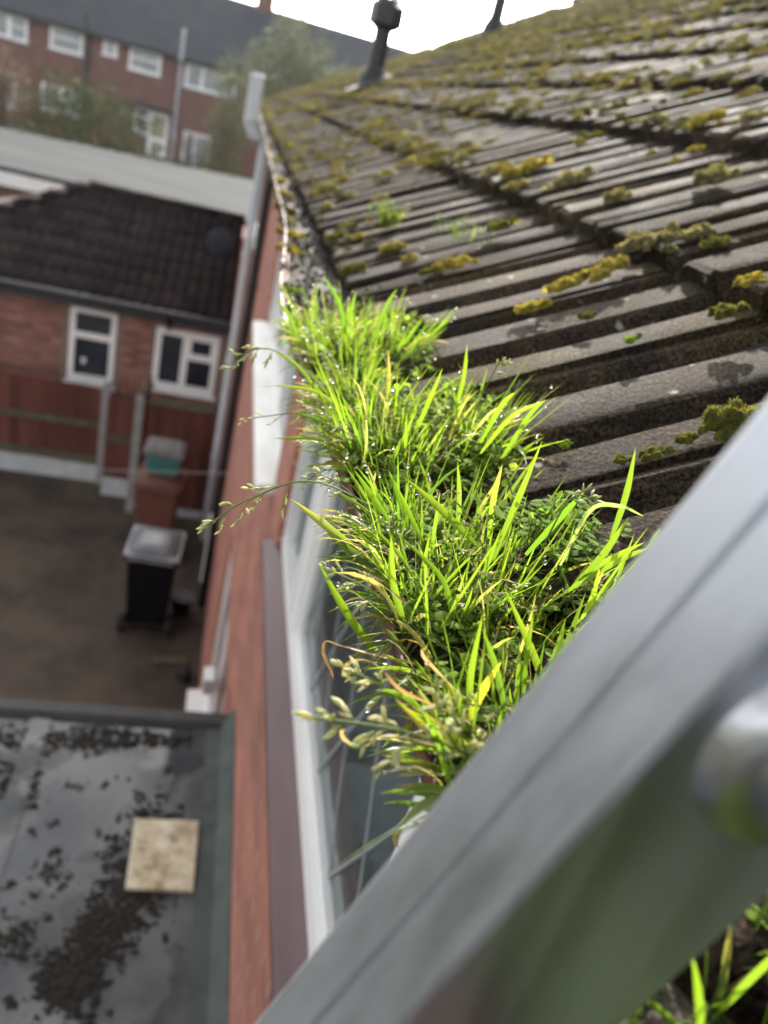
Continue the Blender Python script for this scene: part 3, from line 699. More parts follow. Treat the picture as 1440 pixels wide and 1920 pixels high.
# ------------------------------------------------------------------ shrubs and trees
def crown_mesh(mb_name, blobs, nleaf, size, cols, seed, m):
    rg = np.random.default_rng(seed); V_, F_, K_ = [], [], []
    tot = sum(b[3] * b[4] * b[5] for b in blobs)
    for (cx, cy, cz, rx, ry, rz) in blobs:
        k = int(nleaf * rx * ry * rz / tot) + 30
        d = rg.normal(size=(k, 3)); d /= np.linalg.norm(d, axis=1)[:, None]
        rad = rg.random(k) ** 0.45 * (0.82 + 0.36 * rg.random(k))
        ctr = d * rad[:, None] * [rx, ry, rz] + [cx, cy, cz]
        for i in range(k):
            if noise.noise(Vector(ctr[i] * 1.3 / max(rx, .3))) < -0.28: continue
            a = Vector(rg.normal(size=3)).normalized(); b = a.orthogonal().normalized() * size * (.35 + .3 * rg.random()); a = a * size * (.7 + .6 * rg.random())
            p = Vector(ctr[i]); q = len(V_)
            V_ += [p - a * .5, p + b * .5, p + a * .5, p - b * .5]; F_.append((q, q + 1, q + 2, q + 3))
            w = rg.random(); c0, c1 = cols[rg.integers(len(cols))]; cc = tuple(c0[j] * (1 - w) + c1[j] * w for j in range(3)) + (1,)
            K_ += [cc] * 4
    me = bpy.data.meshes.new(mb_name); me.from_pydata([tuple(v) for v in V_], [], F_)
    at_ = me.color_attributes.new("col", 'FLOAT_COLOR', 'POINT'); at_.data.foreach_set("color", np.array(K_, dtype=np.float32).ravel())
    me.materials.append(m)
    return me
MT['bark'] = pm('bark', [(0.3, (0.05, 0.04, 0.03)), (0.7, (0.13, 0.10, 0.075))], 8, 0.9, 0.4)
def shrub(name, label, cat, loc, blobs, nleaf, size, cols, seed, stems=6, part="foliage", trunk="stem"):
    t = thing(name, label, cat, loc)
    me = crown_mesh(part, blobs, nleaf, size, cols, seed, MT['foliage']); o = link(part, me, None, t)
    rs = random.Random(seed); mb = MB()
    for k in range(stems):
        b = blobs[k % len(blobs)]; e = Vector((b[0] + rs.uniform(-.5, .5) * b[3], b[1] + rs.uniform(-.5, .5) * b[4], b[2] + rs.uniform(0, .6) * b[5]))
        s_ = Vector((rs.uniform(-.12, .12), rs.uniform(-.12, .12), -.05)); mid = (s_ + e) / 2 + Vector((rs.uniform(-.1, .1), rs.uniform(-.1, .1), e.z * .12))
        mb.tube([s_, mid, e], [.05, .03, .01], 6)
    mb.build(trunk, MT['bark'], t)
    return t
G1 = [((.018, .032, .014), (.045, .065, .024)), ((.035, .05, .02), (.12, .12, .06))]
G2 = [((.09, .105, .07), (.20, .215, .14)), ((.06, .075, .045), (.14, .155, .09))]
G3 = [((.08, .09, .03), (.18, .17, .07))]
RD = [((.12, .085, .07), (.19, .135, .11)), ((.07, .058, .045), (.13, .10, .08))]
p = at(160, 245, 30); shrub("evergreen_shrub", "rounded evergreen shrub with glinting leaves behind the garage roof", "shrub", (p.x, 30, 0.4),
    [(-.9, 0, 2.8, 1.2, 1.0, 1.3), (.5, 0, 2.7, 1.4, 1.1, 1.2), (1.6, 0, 2.3, .9, .9, .9), (-1.7, 0, 2.4, .7, .8, .8), (0, 0, 1.2, 1.8, 1.2, 1.2)], 5200, .15, G1, 3)
p = at(12, 205, 29); shrub("reddish_shrub", "reddish twiggy shrub at the left edge before the terrace", "shrub", (p.x, 29, 0.4),
    [(0, 0, 3.2, .75, .7, 1.1), (-.6, 0, 2.3, .8, .7, 1.0)], 1500, .14, RD, 4, 14)
p = at(560, 130, 36); shrub("pale_tree", "pale feathery tree rising beside the far end of the mossy roof", "tree", (p.x, 36, 0.6),
    [(-.2, 0, 6.3, 1.3, 1.2, 1.4), (.9, 0, 5.6, 1.5, 1.2, 1.3), (-1.2, 0, 5.2, 1.1, 1.1, 1.4), (2.2, 0, 5.1, 1.2, 1.1, .8), (0, 0, 4.2, 2.2, 1.4, 1.3), (3.6, 0, 5.0, .7, .7, .6)], 9000, .17, G2, 5, 8, "crown", "trunk")
p = at(428, 215, 32); shrub("olive_shrub", "tall loose olive green shrub left of the gutter end", "shrub", (p.x, 32, 0.5),
    [(0, 0, 4.6, .75, .7, 1.1), (.1, 0, 3.2, .9, .8, 1.2), (0, 0, 1.8, .9, .8, 1.1)], 2600, .15, G2 + G3, 6)
# bare twigs
p = at(370, 230, 33); tw = thing("bare_bush", "bare leafless twig bush in front of the terrace patio door", "bush", (p.x, 33, .5))
rs = random.Random(8); mb = MB()
for k in range(60):
    a = rs.uniform(0, 6.28); L = rs.uniform(1.8, 4.0); s_ = Vector((rs.uniform(-.3, .3), rs.uniform(-.3, .3), 0)); e = s_ + Vector((math.cos(a) * L * .3, math.sin(a) * L * .3, L))
    mb.tube([s_, (s_ + e) / 2 + Vector((rs.uniform(-.15, .15), 0, .2)), e], [.03, .018, .006], 4, False)
mb.build("twigs", MT['bark'], tw)

# ------------------------------------------------------------------ neighbouring brick outbuilding with pantile roof
MT['pantile'] = pm('brown_pantile', [(0.3, (0.016, 0.012, 0.012)), (0.6, (0.029, 0.021, 0.021)), (0.8, (0.05, 0.038, 0.035))], 7, 0.95, 0.3, 60, coord="Object", rand=0.25, spec=0.12)
MT['brown_wood'] = pm('eaves_board', [(0.3, (0.012, 0.014, 0.018)), (0.7, (0.025, 0.027, 0.032))], 5, 0.6)
BY = 10.62
ob = thing("brick_outbuilding", "single storey brick outbuilding with brown tiled hipped roof and two white windows", "outbuilding", (-2, BY, 0))
BW = [(-2.17, -1.585, 1.17, 2.20), (-1.075, -0.235, 1.27, 2.13)]
mb = MB(); holes_grid(mb, -4.4, -0.13, 0, 2.52, BW, lambda u, v, d: (u, d, v), BY, BY + .2)
wallp = child(mb, "wall", 'mortar', ob)
mb = MB(); mb.box((-.1075, -.010, -.0325), (.1075, .06, .0325)); bme = mb.mesh("brick")
bme.materials.append(MT['brick'])
mb = MB(); mb.box((-.0515, -.010, -.0325), (.0515, .06, .0325)); bmh = mb.mesh("half_brick"); bmh.materials.append(MT['brick'])
rb = random.Random(2)
def putbrick(me, x, z):
    o = bpy.data.objects.new("brick", me); C.objects.link(o); o.parent = wallp
    o.matrix_parent_inverse = Matrix.Identity(4); o.location = (x, BY + rb.uniform(-.003, .003), z)
z = 1.06; row = 0
while z < 2.5:
    x = -4.3 + (0.1125 if row % 2 else 0)
    while x < -0.16:
        def free(w): return not any(x + w > h[0] - .005 and x - w < h[1] + .005 and z + .033 > h[2] - .005 and z - .033 < h[3] + .005 for h in BW)
        if x + .1075 < -.135:
            if free(.1075): putbrick(bme, x, z)
            else:
                for sx in (-.056, .056):
                    xs = x; x = xs + sx
                    if free(.0515): putbrick(bmh, x, z)
                    x = xs
        x += .225
    z += .075; row += 1
def ob_window(x0, x1, z0, z1, panes):
    w = bpy.data.objects.new("window", None); C.objects.link(w); w.parent = ob; w.matrix_parent_inverse = Matrix.Translation(ob.location).inverted()
    mb = MB(); holes_grid(mb, x0, x1, z0, z1, panes, lambda u, v, d: (u, d, v), BY - .012, BY + .06); mb.build("frame", MT['upvc'], w, bevel=.006)
    for h in panes:
        mb = MB(); mb.box((h[0], BY + .02, h[2]), (h[1], BY + .03, h[3])); mb.build("pane", MT['dark_pane'], w)
    mb = MB(); mb.box((x0 - .05, BY - .07, z0 - .05), (x1 + .05, BY - .013, z0 - .004)); mb.build("sill", MT['upvc'], w, bevel=.005)
    return w
wA = ob_window(*BW[0], [(-2.10, -1.655, 1.27, 1.78), (-2.10, -1.655, 1.86, 2.12)])
wB = ob_window(*BW[1], [(-1.00, -.72, 1.36, 2.04), (-.63, -.31, 1.36, 1.74), (-.60, -.34, 1.83, 2.02)])
mb = MB(); mb.tube([(-1.98, BY + .10, 1.27), (-1.98, BY + .10, 1.50)], [.07, .09], 12); mb.build("vase", MT['upvc'], wA)
# roof
OE = Vector((0, BY - .28, 2.46)); OP = math.atan2(3.42 - 2.46, 12.5 - (BY - .28)); OU = Vector((0, math.cos(OP), math.sin(OP))); ON = Vector((0, -math.sin(OP), math.cos(OP)))
oroof = bpy.data.objects.new("roof", None); C.objects.link(oroof); oroof.parent = ob; oroof.matrix_parent_inverse = Matrix.Translation(ob.location).inverted()
RXL, HXL = -2.33, -4.55
mb = MB(); mb.add([(HXL, OE.y, OE.z - .02), (0 - .13, OE.y, OE.z - .02), (-.13, 12.5, 3.40), (RXL, 12.5, 3.40), (HXL, 14.7, OE.z - .02), (-.13, 14.7, OE.z - .02)], [(0, 1, 2, 3), (0, 3, 4), (3, 2, 5, 4)])
mb.build("underlay", MT['felt'], oroof)
pr = [(.30 * i / 12, .028 * (0.5 + 0.5 * math.cos(2 * math.pi * i / 6 + math.pi))) for i in range(13)]
mb = MB(); vs = []
for (s_, dz) in ((0, -.004), (.004, 0.0), (.40, 0.0)):
    vs += [(a, s_, b + dz) for a, b in pr]
vs += [(a, 0, b - .024) for a, b in pr]
n = 13; fs = [(i * n + k, i * n + k + 1, (i + 1) * n + k + 1, (i + 1) * n + k) for i in range(2) for k in range(n - 1)] + [(3 * n + k, 3 * n + k + 1, k + 1, k) for k in range(n - 1)]
mb.add(vs, fs); pme = mb.mesh("tile"); pme.materials.append(MT['pantile']); pme.polygons.foreach_set("use_smooth", [True] * len(pme.polygons)); pme.set_sharp_from_angle(angle=R(50))
OM = Matrix(((1, 0, 0), (0, OU.y, ON.y), (0, OU.z, ON.z))).to_4x4()
OL = (12.5 - OE.y) / OU.y
for k in range(7):
    for j in range(-15, 1):
        s_ = k * OL / 7; x = -.43 + j * .302
        hipx = HXL + (RXL - HXL) * (s_ + .1) / OL
        if x + .12 < hipx: continue
        o = bpy.data.objects.new("tile", pme); C.objects.link(o); o.parent = oroof
        o.matrix_local = Matrix.Translation(Vector((x, OE.y, OE.z)) + OU * s_ + ON * .012) @ OM @ Matrix.Rotation(-.06 + rb.uniform(-.01, .01), 4, 'X')
def cap(p0, p1, n):
    for i in range(n):
        a = p0 + (p1 - p0) * (i / n); b = p0 + (p1 - p0) * ((i + 1.04) / n); mb = MB()
        mb.tube([a, b], [.088, .084], 10); mb.build("ridge_tile", MT['pantile'], oroof, smooth=True)
cap(Vector((RXL, 12.5, 3.42)), Vector((-.13, 12.5, 3.42)), 6)
cap(Vector((HXL, OE.y, OE.z)), Vector((RXL, 12.5, 3.42)), 8)
mb = MB(); mb.box((HXL, OE.y - .01, OE.z - .2), (-.13, OE.y + .01, OE.z - .012)); mb.build("eaves_board", MT['brown_wood'], oroof)
mb = MB(); pg = [(-.05, 0), (-.055, -.035), (-.03, -.06), (.03, -.06), (.055, -.035), (.05, 0)]
mb.extrude(pg, lambda a, b: (HXL, OE.y - .07 + a, OE.z - .01 + b), lambda a, b: (-.14, OE.y - .07 + a, OE.z - .01 + b)); child(mb, "gutter", 'black_pvc', ob)
mb = MB(); mb.tube([(-.92, OE.y - .07, OE.z - .07), (-.92, OE.y - .02, OE.z - .2), (-.92, BY - .05, OE.z - .33), (-.92, BY - .05, 2.14)], .033, 8); child(mb, "downpipe", 'black_pvc', ob)
# satellite dish on the pantile slope
p = at(415, 455, 11.35)
sd = thing("satellite_dish", "small dark grey satellite dish standing on the brown tiled slope", "satellite dish", (p.x, 11.35, p.z - .28))
mb = MB(); rings = []
for i in range(6):
    r_ = .20 * i / 5; rings.append([Vector((r_ * math.cos(t), .25 * r_ * r_ / .2 - .04, .28 + r_ * math.sin(t) * .98)) for t in np.linspace(0, 2 * math.pi, 20, endpoint=False)])
vs = [v for r_ in rings for v in r_]; mb.add(vs, [(i * 20 + k, i * 20 + (k + 1) % 20, (i + 1) * 20 + (k + 1) % 20, (i + 1) * 20 + k) for i in range(5) for k in range(20)])
d_ = mb.build("reflector", MT['slate'], sd, smooth=True); so = d_.modifiers.new("solid", 'SOLIDIFY'); so.thickness = .006
mb = MB(); mb.tube([(0, .05, -.06), (0, .05, .25), (0, -.02, .28)], .018, 8); mb.build("mast", MT['kerb'], sd)
mb = MB(); mb.tube([(0, -.02, .12), (0, -.22, .20), (0, -.22, .26)], .010, 6); mb.build("feed_arm", MT['kerb'], sd)

# ------------------------------------------------------------------ fences
MT['red_board'] = pm('red_stained_board', [(0.3, (0.075, 0.022, 0.017)), (0.55, (0.125, 0.038, 0.028)), (0.8, (0.15, 0.062, 0.043))], 6, 0.85, 0.3, 60, coord="Object", rand=0.25, stretch=(1, 1, .15))
MT['green_rail'] = pm('algae_rail', [(0.3, (0.06, 0.055, 0.035)), (0.7, (0.12, 0.115, 0.07))], 9, 0.9, 0.3)
MT['post'] = pm('concrete_post', [(0.3, (0.20, 0.20, 0.19)), (0.7, (0.32, 0.32, 0.30))], 9, 0.9, 0.4)
MT['gravel_board'] = pm('pale_gravel_board', [(0.3, (0.36, 0.38, 0.40)), (0.7, (0.50, 0.52, 0.54))], 5, 0.8, 0.2)
def fence(label, x0, x1, y, ztop, gravel, rails):
    f = thing("garden_fence", label, "fence", ((x0 + x1) / 2, y, 0), group="red board fences")
    n_ = max(2, round((x1 - x0) / .125)); w = (x1 - x0) / n_
    mb = MB(); mb.add([(0, 0, gravel), (w * 1.08, .012, gravel), (w * 1.08, .022, gravel), (0, .022, gravel), (0, 0, ztop), (w * 1.08, .012, ztop), (w * 1.08, .022, ztop), (0, .022, ztop)],
        [(0, 3, 2, 1), (4, 5, 6, 7), (0, 1, 5, 4), (1, 2, 6, 5), (2, 3, 7, 6), (3, 0, 4, 7)])
    me = mb.mesh("board"); me.materials.append(MT['red_board'])
    for k in range(n_):
        o = bpy.data.objects.new("board", me); C.objects.link(o); o.parent = f; o.location = (x0 + k * w - f.location.x, rb.uniform(-.004, .004), rb.uniform(-.006, .006))
    for z in rails:
        mb = MB(); mb.box((x0, y - .045, z), (x1, y - .006, z + .085)); child(mb, "rail", 'green_rail', f)
    if gravel > .05:
        mb = MB(); mb.box((x0, y - .02, 0), (x1, y + .03, gravel - .004)); child(mb, "gravel_board", 'gravel_board', f)
    return f
fl = fence("long red board fence with green mossy rail and pale gravel board", -6.2, -1.62, 9.99, 1.36, .26, (.30, .80))
fr = fence("short dark red fence panel behind the stacked bins", -1.03, -.16, 9.34, 1.60, .10, (1.52,))
fj = fence("narrow red fence piece between the two concrete posts", -1.50, -1.12, 9.66, 1.36, .26, (.80,))
def post(label, x, y, h):
    mb = MB(); mb.frustum((-.05, -.05, 0), (.05, .05, 0), (-.05, -.05, h - .03), (.05, .05, h - .03)); mb.frustum((-.05, -.05, h - .0299), (.05, .05, 0), (-.025, -.03, h), (.025, .03, h))
    o = mb.build("fence_post", MT['post'], None, bevel=.006); o.location = (x, y, 0); tag(o, label, "post", "concrete fence posts")
post("grey concrete fence post at the end of the long fence", -1.56, 9.94, 1.47)
post("grey concrete fence post left of the brown bin", -1.08, 9.30, 1.62)
mb = MB(); mb.tube([(0, 0, 0), (0, 0, .05), (.01, 0, .12), (.02, .01, .2), (.05, 0, .27)], [.05, .07, .055, .045, .012], 9); mb.tube([(.01, 0, .13), (.07, -.02, .17), (.1, -.02, .12)], [.03, .025, .008], 7)
o = mb.build("garden_ornament", MT['bark'], smooth=True); o.location = (-1.03, 9.30, 1.622); tag(o, "dark brown ornament perched on the fence post top", "ornament")

# ------------------------------------------------------------------ bins
MT['bin_black'] = pm('black_bin_plastic', [(0.3, (0.003, 0.0035, 0.006)), (0.7, (0.006, 0.007, 0.010))], 8, 0.5, 0.05, spec=0.2)
MT['bin_grey'] = pm('grey_lid_plastic', [(0.3, (0.09, 0.095, 0.108)), (0.7, (0.14, 0.145, 0.16))], 6, 0.35, 0.08)
MT['bin_brown'] = pm('brown_bin_plastic', [(0.3, (0.11, 0.042, 0.030)), (0.7, (0.16, 0.062, 0.043))], 5, 0.6, 0.08)
MT['teal_plastic'] = pm('teal_box_plastic', [(0.3, (0.035, 0.13, 0.13)), (0.7, (0.065, 0.20, 0.195))], 5, 0.5)
MT['box_lid'] = pm('weathered_box_lid', [(0.3, (0.10, 0.10, 0.09)), (0.7, (0.19, 0.185, 0.17))], 8, 0.8)
MT['rubber'] = pm('bin_rubber', [(0.3, (0.01, 0.01, 0.01)), (0.7, (0.02, 0.02, 0.02))], 8, 0.8)
def wheelie(label, x, y, rz, body, lid, with_lid=True, h=.93):
    b = thing("wheelie_bin", label, "bin", (x, y, 0), rz, "wheelie bins in the yard")
    mb = MB(); mb.frustum((-.19, -.20, .04), (.19, .20, 0), (-.235, -.26, h), (.235, .26, h)); mb.build("body", MT[body], b, bevel=.025)
    mb = MB(); holes_grid(mb, -.26, .26, -.285, .285, [(-.222, .222, -.245, .245)], lambda u, v, d: (u, v, d), h - .045, h + .012); mb.build("rim", MT[body], b, bevel=.008)
    if with_lid:
        mb = MB(); N = 9; vs = []
        for i in range(N):
            for j in range(N):
                u = -1 + 2 * i / (N - 1); v = -1 + 2 * j / (N - 1)
                vs.append((u * .265, v * .30, h + .02 + .085 * (1 - abs(u) ** 3.5) * (1 - abs(v) ** 3.5)))
        k0 = len(vs); fs = [(i * N + j, (i + 1) * N + j, (i + 1) * N + j + 1, i * N + j + 1) for i in range(N - 1) for j in range(N - 1)]
        mb.add(vs, fs); mb.box((-.268, -.303, h + .0125), (.268, .303, h + .035)); mb.build("lid", MT[lid], b, smooth=False, bevel=.006)
    mb = MB(); mb.tube([(-.22, -.285, h - .03), (-.22, -.335, h + .01), (.22, -.335, h + .01), (.22, -.285, h - .03)], .016, 8); mb.build("handle", MT[lid if with_lid else body], b)
    for sx in (-1, 1):
        mb = MB(); mb.tube([(sx * .205, -.22, .10), (sx * .26, -.22, .10)], .10, 18); mb.build("wheel", MT['rubber'], b)
    mb = MB(); mb.tube([(-.2, -.22, .10), (.2, -.22, .10)], .012, 8); mb.build("axle", MT['rubber'], b)
    return b
wheelie("black wheelie bin with light grey domed lid in the yard", -0.60, 6.98, R(-3), 'bin_black', 'bin_grey')
wheelie("brown wheelie bin with a teal box stacked on top", -0.69, 8.42, R(-4), 'bin_brown', 'bin_brown', True, .98)
bx = thing("recycling_box", "teal recycling box with grey lid on top of the brown bin", "box", (-0.68, 8.42, 1.09), R(-3))
mb = MB(); mb.frustum((-.17, -.15, 0), (.17, .15, 0), (-.205, -.185, .25), (.205, .185, .25)); mb.build("box_body", MT['teal_plastic'], bx, bevel=.015)
mb = MB(); mb.box((-.225, -.205, .251), (.225, .205, .30)); mb.frustum((-.21, -.19, .3001), (.21, .19, 0), (-.17, -.15, .335), (.17, .15, 0)); mb.build("lid", MT['box_lid'], bx, bevel=.012)

# ------------------------------------------------------------------ small yard things
a, b = at(-300, 858, 6.0), at(455, 890, 6.3)
mb = MB(); mid = (a + b) / 2 - Vector((0, 0, .012)); mb.tube([a, (a + mid) / 2 - Vector((0, 0, .004)), mid, (mid + b) / 2 - Vector((0, 0, .004)), Vector((0, b.y, b.z))], .0035, 6)
tag(mb.build("washing_line", MT['far_grey']), "thin pale washing line stretched across the yard", "washing line")
mb = MB(); mb.tube([(0, 0, 0), (0, 0, .02), (0, 0, .22), (0, 0, .235), (0, 0, .225), (0, 0, .05)], [.08, .09, .12, .13, .105, .08], 16)
o = mb.build("plant_pot", MT['black_pvc'], smooth=False); p = at_z(338, 1150, 0); o.location = (p.x, p.y, 0); tag(o, "black plastic plant pot standing against the house wall", "plant pot")
mb = MB(); mb.box((-.16, -.05, 0), (.16, .05, .045)); o = mb.build("timber_offcut", MT['green_rail'], bevel=.004); p = at_z(325, 1243, 0); o.location = (p.x - .04, p.y, 0); o.rotation_euler = (0, 0, R(6)); tag(o, "short mossy timber offcut lying by the wall", "timber")
mb = MB(); mb.tube([(0, 0, 0), (0, 0, .12), (0, 0, .16)], [.06, .07, .03], 12); mb.box((-.09, -.02, .05), (-.05, .02, .09)); o = mb.build("drain_gully", MT['rubber']); p = at_z(345, 1275, 0); o.location = (p.x, p.y, 0); tag(o, "small black drain fitting at the foot of the house wall", "drain")
mb = MB(); mb.tube([(-.07, 7.75, .05), (-.07, 7.75, .95), (-.0, 7.75, .99)], .022, 10); mb.build("waste_pipe", MT['upvc'], house)
mb = MB(); mb.box((-.075, 4.05, 1.62), (-.002, 4.2, 1.74)); mb.build("vent_hood", MT['upvc_dirty'], house, bevel=.01)

# ------------------------------------------------------------------ slab and debris on the flat roof
MT['slab'] = pm('stained_cream_slab', [(0.28, (0.16, 0.11, 0.06)), (0.42, (0.42, 0.34, 0.20)), (0.58, (0.60, 0.54, 0.40)), (0.75, (0.70, 0.66, 0.55))], 16, 0.7, 0.15, 120)
q = [at_z(*c, FZ + .02) for c in ((235, 1665), (253, 1535), (373, 1540), (362, 1670))]
mb = MB(); mb.add([Vector((v.x, v.y, FZ + .006)) for v in q] + [Vector((v.x, v.y, FZ + .024)) for v in q], [(3, 2, 1, 0), (4, 5, 6, 7), (0, 1, 5, 4), (1, 2, 6, 5), (2, 3, 7, 6), (3, 0, 4, 7)])
tag(mb.build("slab", MT['slab'], bevel=.003), "square stained cream slab lying on the wet flat roof", "slab")
MT['debris'] = pm('moss_debris', [(0.3, (0.009, 0.008, 0.006)), (0.6, (0.024, 0.019, 0.012)), (0.8, (0.048, 0.042, 0.020))], 30, 0.95, 0.6, 150)
def lump_verts(r, rs, seg=6):
    vs = [(0, 0, r * .55)]; fs = []
    for i, (rad, z) in enumerate(((.6, .42), (1.0, .0))):
        for k in range(seg):
            a = 2 * math.pi * (k + .5 * i) / seg; q_ = r * rad * rs.uniform(.65, 1.25); vs.append((q_ * math.cos(a), q_ * math.sin(a), z * r * rs.uniform(.7, 1.2) - .003))
    for k in range(seg):
        fs.append((0, 1 + k, 1 + (k + 1) % seg)); k2 = (k + 1) % seg
        fs.append((1 + k, 1 + seg + k, 1 + k2)); fs.append((1 + k2, 1 + seg + k, 1 + seg + k2))
    return vs, fs
rs = random.Random(12); mb = MB()
def scatter(px, py, sx, sy, n_, r0, r1):
    for _ in range(int(n_ * 1.05)):
        x = px + rs.gauss(0, sx); y = py + rs.gauss(0, sy)
        p = at_z(x, y, FZ)
        if p.x > -.06 or p.y > 2.60 or p.x < -3: continue
        vs, fs = lump_verts(r0 * .6 + (r1 * 1.25 - r0 * .6) * rs.random() ** 2, rs); e_ = rs.uniform(.6, 1.7); mb.add([(p.x + v[0] * e_, p.y + v[1] / e_, FZ + .004 + v[2] * .7) for v in vs], fs)
for k in range(32): scatter(10 + 13 * k, 1385 + rs.uniform(-6, 10), 20, 12 if k < 20 else 6, 24 if k < 22 else 14, .004, .013)
scatter(25, 1470, 28, 22, 160, .004, .013)
for k in range(26):
    f = k / 25; scatter(330 - 230 * f + rs.uniform(-15, 15), 1550 + 330 * f, 34 - 4 * f, 20, 62, .004, .014)
scatter(270, 1600, 40, 60, 260, .004, .012)
scatter(20, 1760, 25, 25, 130, .004, .012); scatter(100, 1640, 20, 15, 70, .003, .010); scatter(380, 1565, 8, 14, 40, .003, .010)
for (x, y) in ((20, 1530), (35, 1513), (95, 1545), (130, 1475), (155, 1475), (195, 1475), (258, 1487), (268, 1495), (315, 1445), (105, 1590), (100, 1600), (20, 1660), (60, 1680), (90, 1720), (5, 1705), (20, 1880), (205, 1900), (225, 1800), (265, 1525), (60, 1560)):
    scatter(x, y, 5, 4, 14, .003, .008)
tag(mb.build("moss_debris", MT['debris']), "dark brown moss litter scattered over the wet flat roof", "moss litter", kind="stuff")
# ------------------------------------------------------------------ aluminium ladder leaning on the gutter
lad = thing("ladder", "silver aluminium ladder leaning against the gutter, close up at lower right", "ladder", (-0.95, -0.07, FZ + .006))
LF = CAM + Vector((0.0408, 0, -0.2305)); LA = Vector((.306, 0, .952)); LD = Vector((.952, 0, -.306))
def lp(a, d, y): return LF + LA * a + LD * d + Vector((0, y, 0))
A0, A1 = -2.378, 0.95
def stile(y0, y1):
    w = y1 - y0; dpt = .058; c = .0025
    pg = [(c, 0), (w * .44, 0), (w * .46, .0012), (w * .50, .0012), (w * .52, 0), (w - c, 0), (w - c * .3, c * .3), (w, c), (w, dpt - c), (w - c, dpt), (c, dpt), (0, dpt - c), (0, c), (c * .3, c * .3)]
    mb = MB(); n = len(pg); vs = []
    N = 2
    for a in (A0, A1): vs += [lp(a, d, y0 + y) for y, d in pg]
    mb.add(vs, [(k, (k + 1) % n, n + (k + 1) % n, n + k) for k in range(n)] + [tuple(range(n - 1, -1, -1)), tuple(range(n, 2 * n))])
    return child(mb, "stile", 'alu', lad)
stile(.094, .1318); stile(-.266, -.231)
k = -9
while k < 4:
    a = .161 + .25 * k
    mb = MB(); n = 28
    ring = [(.0142 + (.0006 if i % 2 else 0)) for i in range(n)]
    vs = []
    for y in (-.232, .0945):
        vs += [lp(a + ring[i] * math.sin(2 * math.pi * i / n), .0315 + ring[i] * math.cos(2 * math.pi * i / n), y) for i in range(n)]
    mb.add(vs, [(i, (i + 1) % n, n + (i + 1) % n, n + i) for i in range(n)]); r_ = child(mb, "rung", 'alu_rung', lad, smooth=True)
    for y, s_ in ((.094, -1), (-.231, 1)):
        mb = MB()
        pr = [(.0145, .0060), (.0160, .0056), (.0192, .0050), (.0218, .0028), (.0232, 0)]
        vs = []
        for (rr_, e) in pr:
            vs += [lp(a + rr_ * math.sin(2 * math.pi * i / n), .0315 + rr_ * math.cos(2 * math.pi * i / n), y + s_ * e) for i in range(n)]
        mb.add(vs, [(j * n + i, j * n + (i + 1) % n, (j + 1) * n + (i + 1) % n, (j + 1) * n + i) for j in range(4) for i in range(n)])
        child(mb, "collar", 'alu_rung', lad, smooth=True)
    k += 1

# ------------------------------------------------------------------ gutter filling
def gtop(x, y):
    """height of the soil in the gutter"""
    g = max(0, min(1, (1.0 - y) / .25)) * max(0, min(1, (y + .5) / .2))
    return GZ - .022 + .020 * g + .006 * noise.noise(Vector((x * 40, y * 14, 0))) - .008 * (1 - g) * noise.noise(Vector((3, y * 4, 0)))
mb = MB(); ys = [-.9 + .02 * i for i in range(200)] + [3.1 + .15 * i for i in range(80)]; nx = 9; vs = []
for y in ys:
    dx, dz = gutter_shape(y)
    for i in range(nx):
        x = -.0515 + .103 * i / (nx - 1); edge = 1 - abs(2 * i / (nx - 1) - 1) ** 3
        vs.append((GX + x + dx * .6, y, gtop(x, y) + dz * (.5 - i / nx) - .012 * (1 - edge)))
mb.add(vs, [(j * nx + i, j * nx + i + 1, (j + 1) * nx + i + 1, (j + 1) * nx + i) for j in range(len(ys) - 1) for i in range(nx - 1)])
o = mb.build("gutter_soil", MT['soil'], None, smooth=True); tag(o, "dark wet soil and silt filling the terracotta gutter", "soil", kind="stuff")

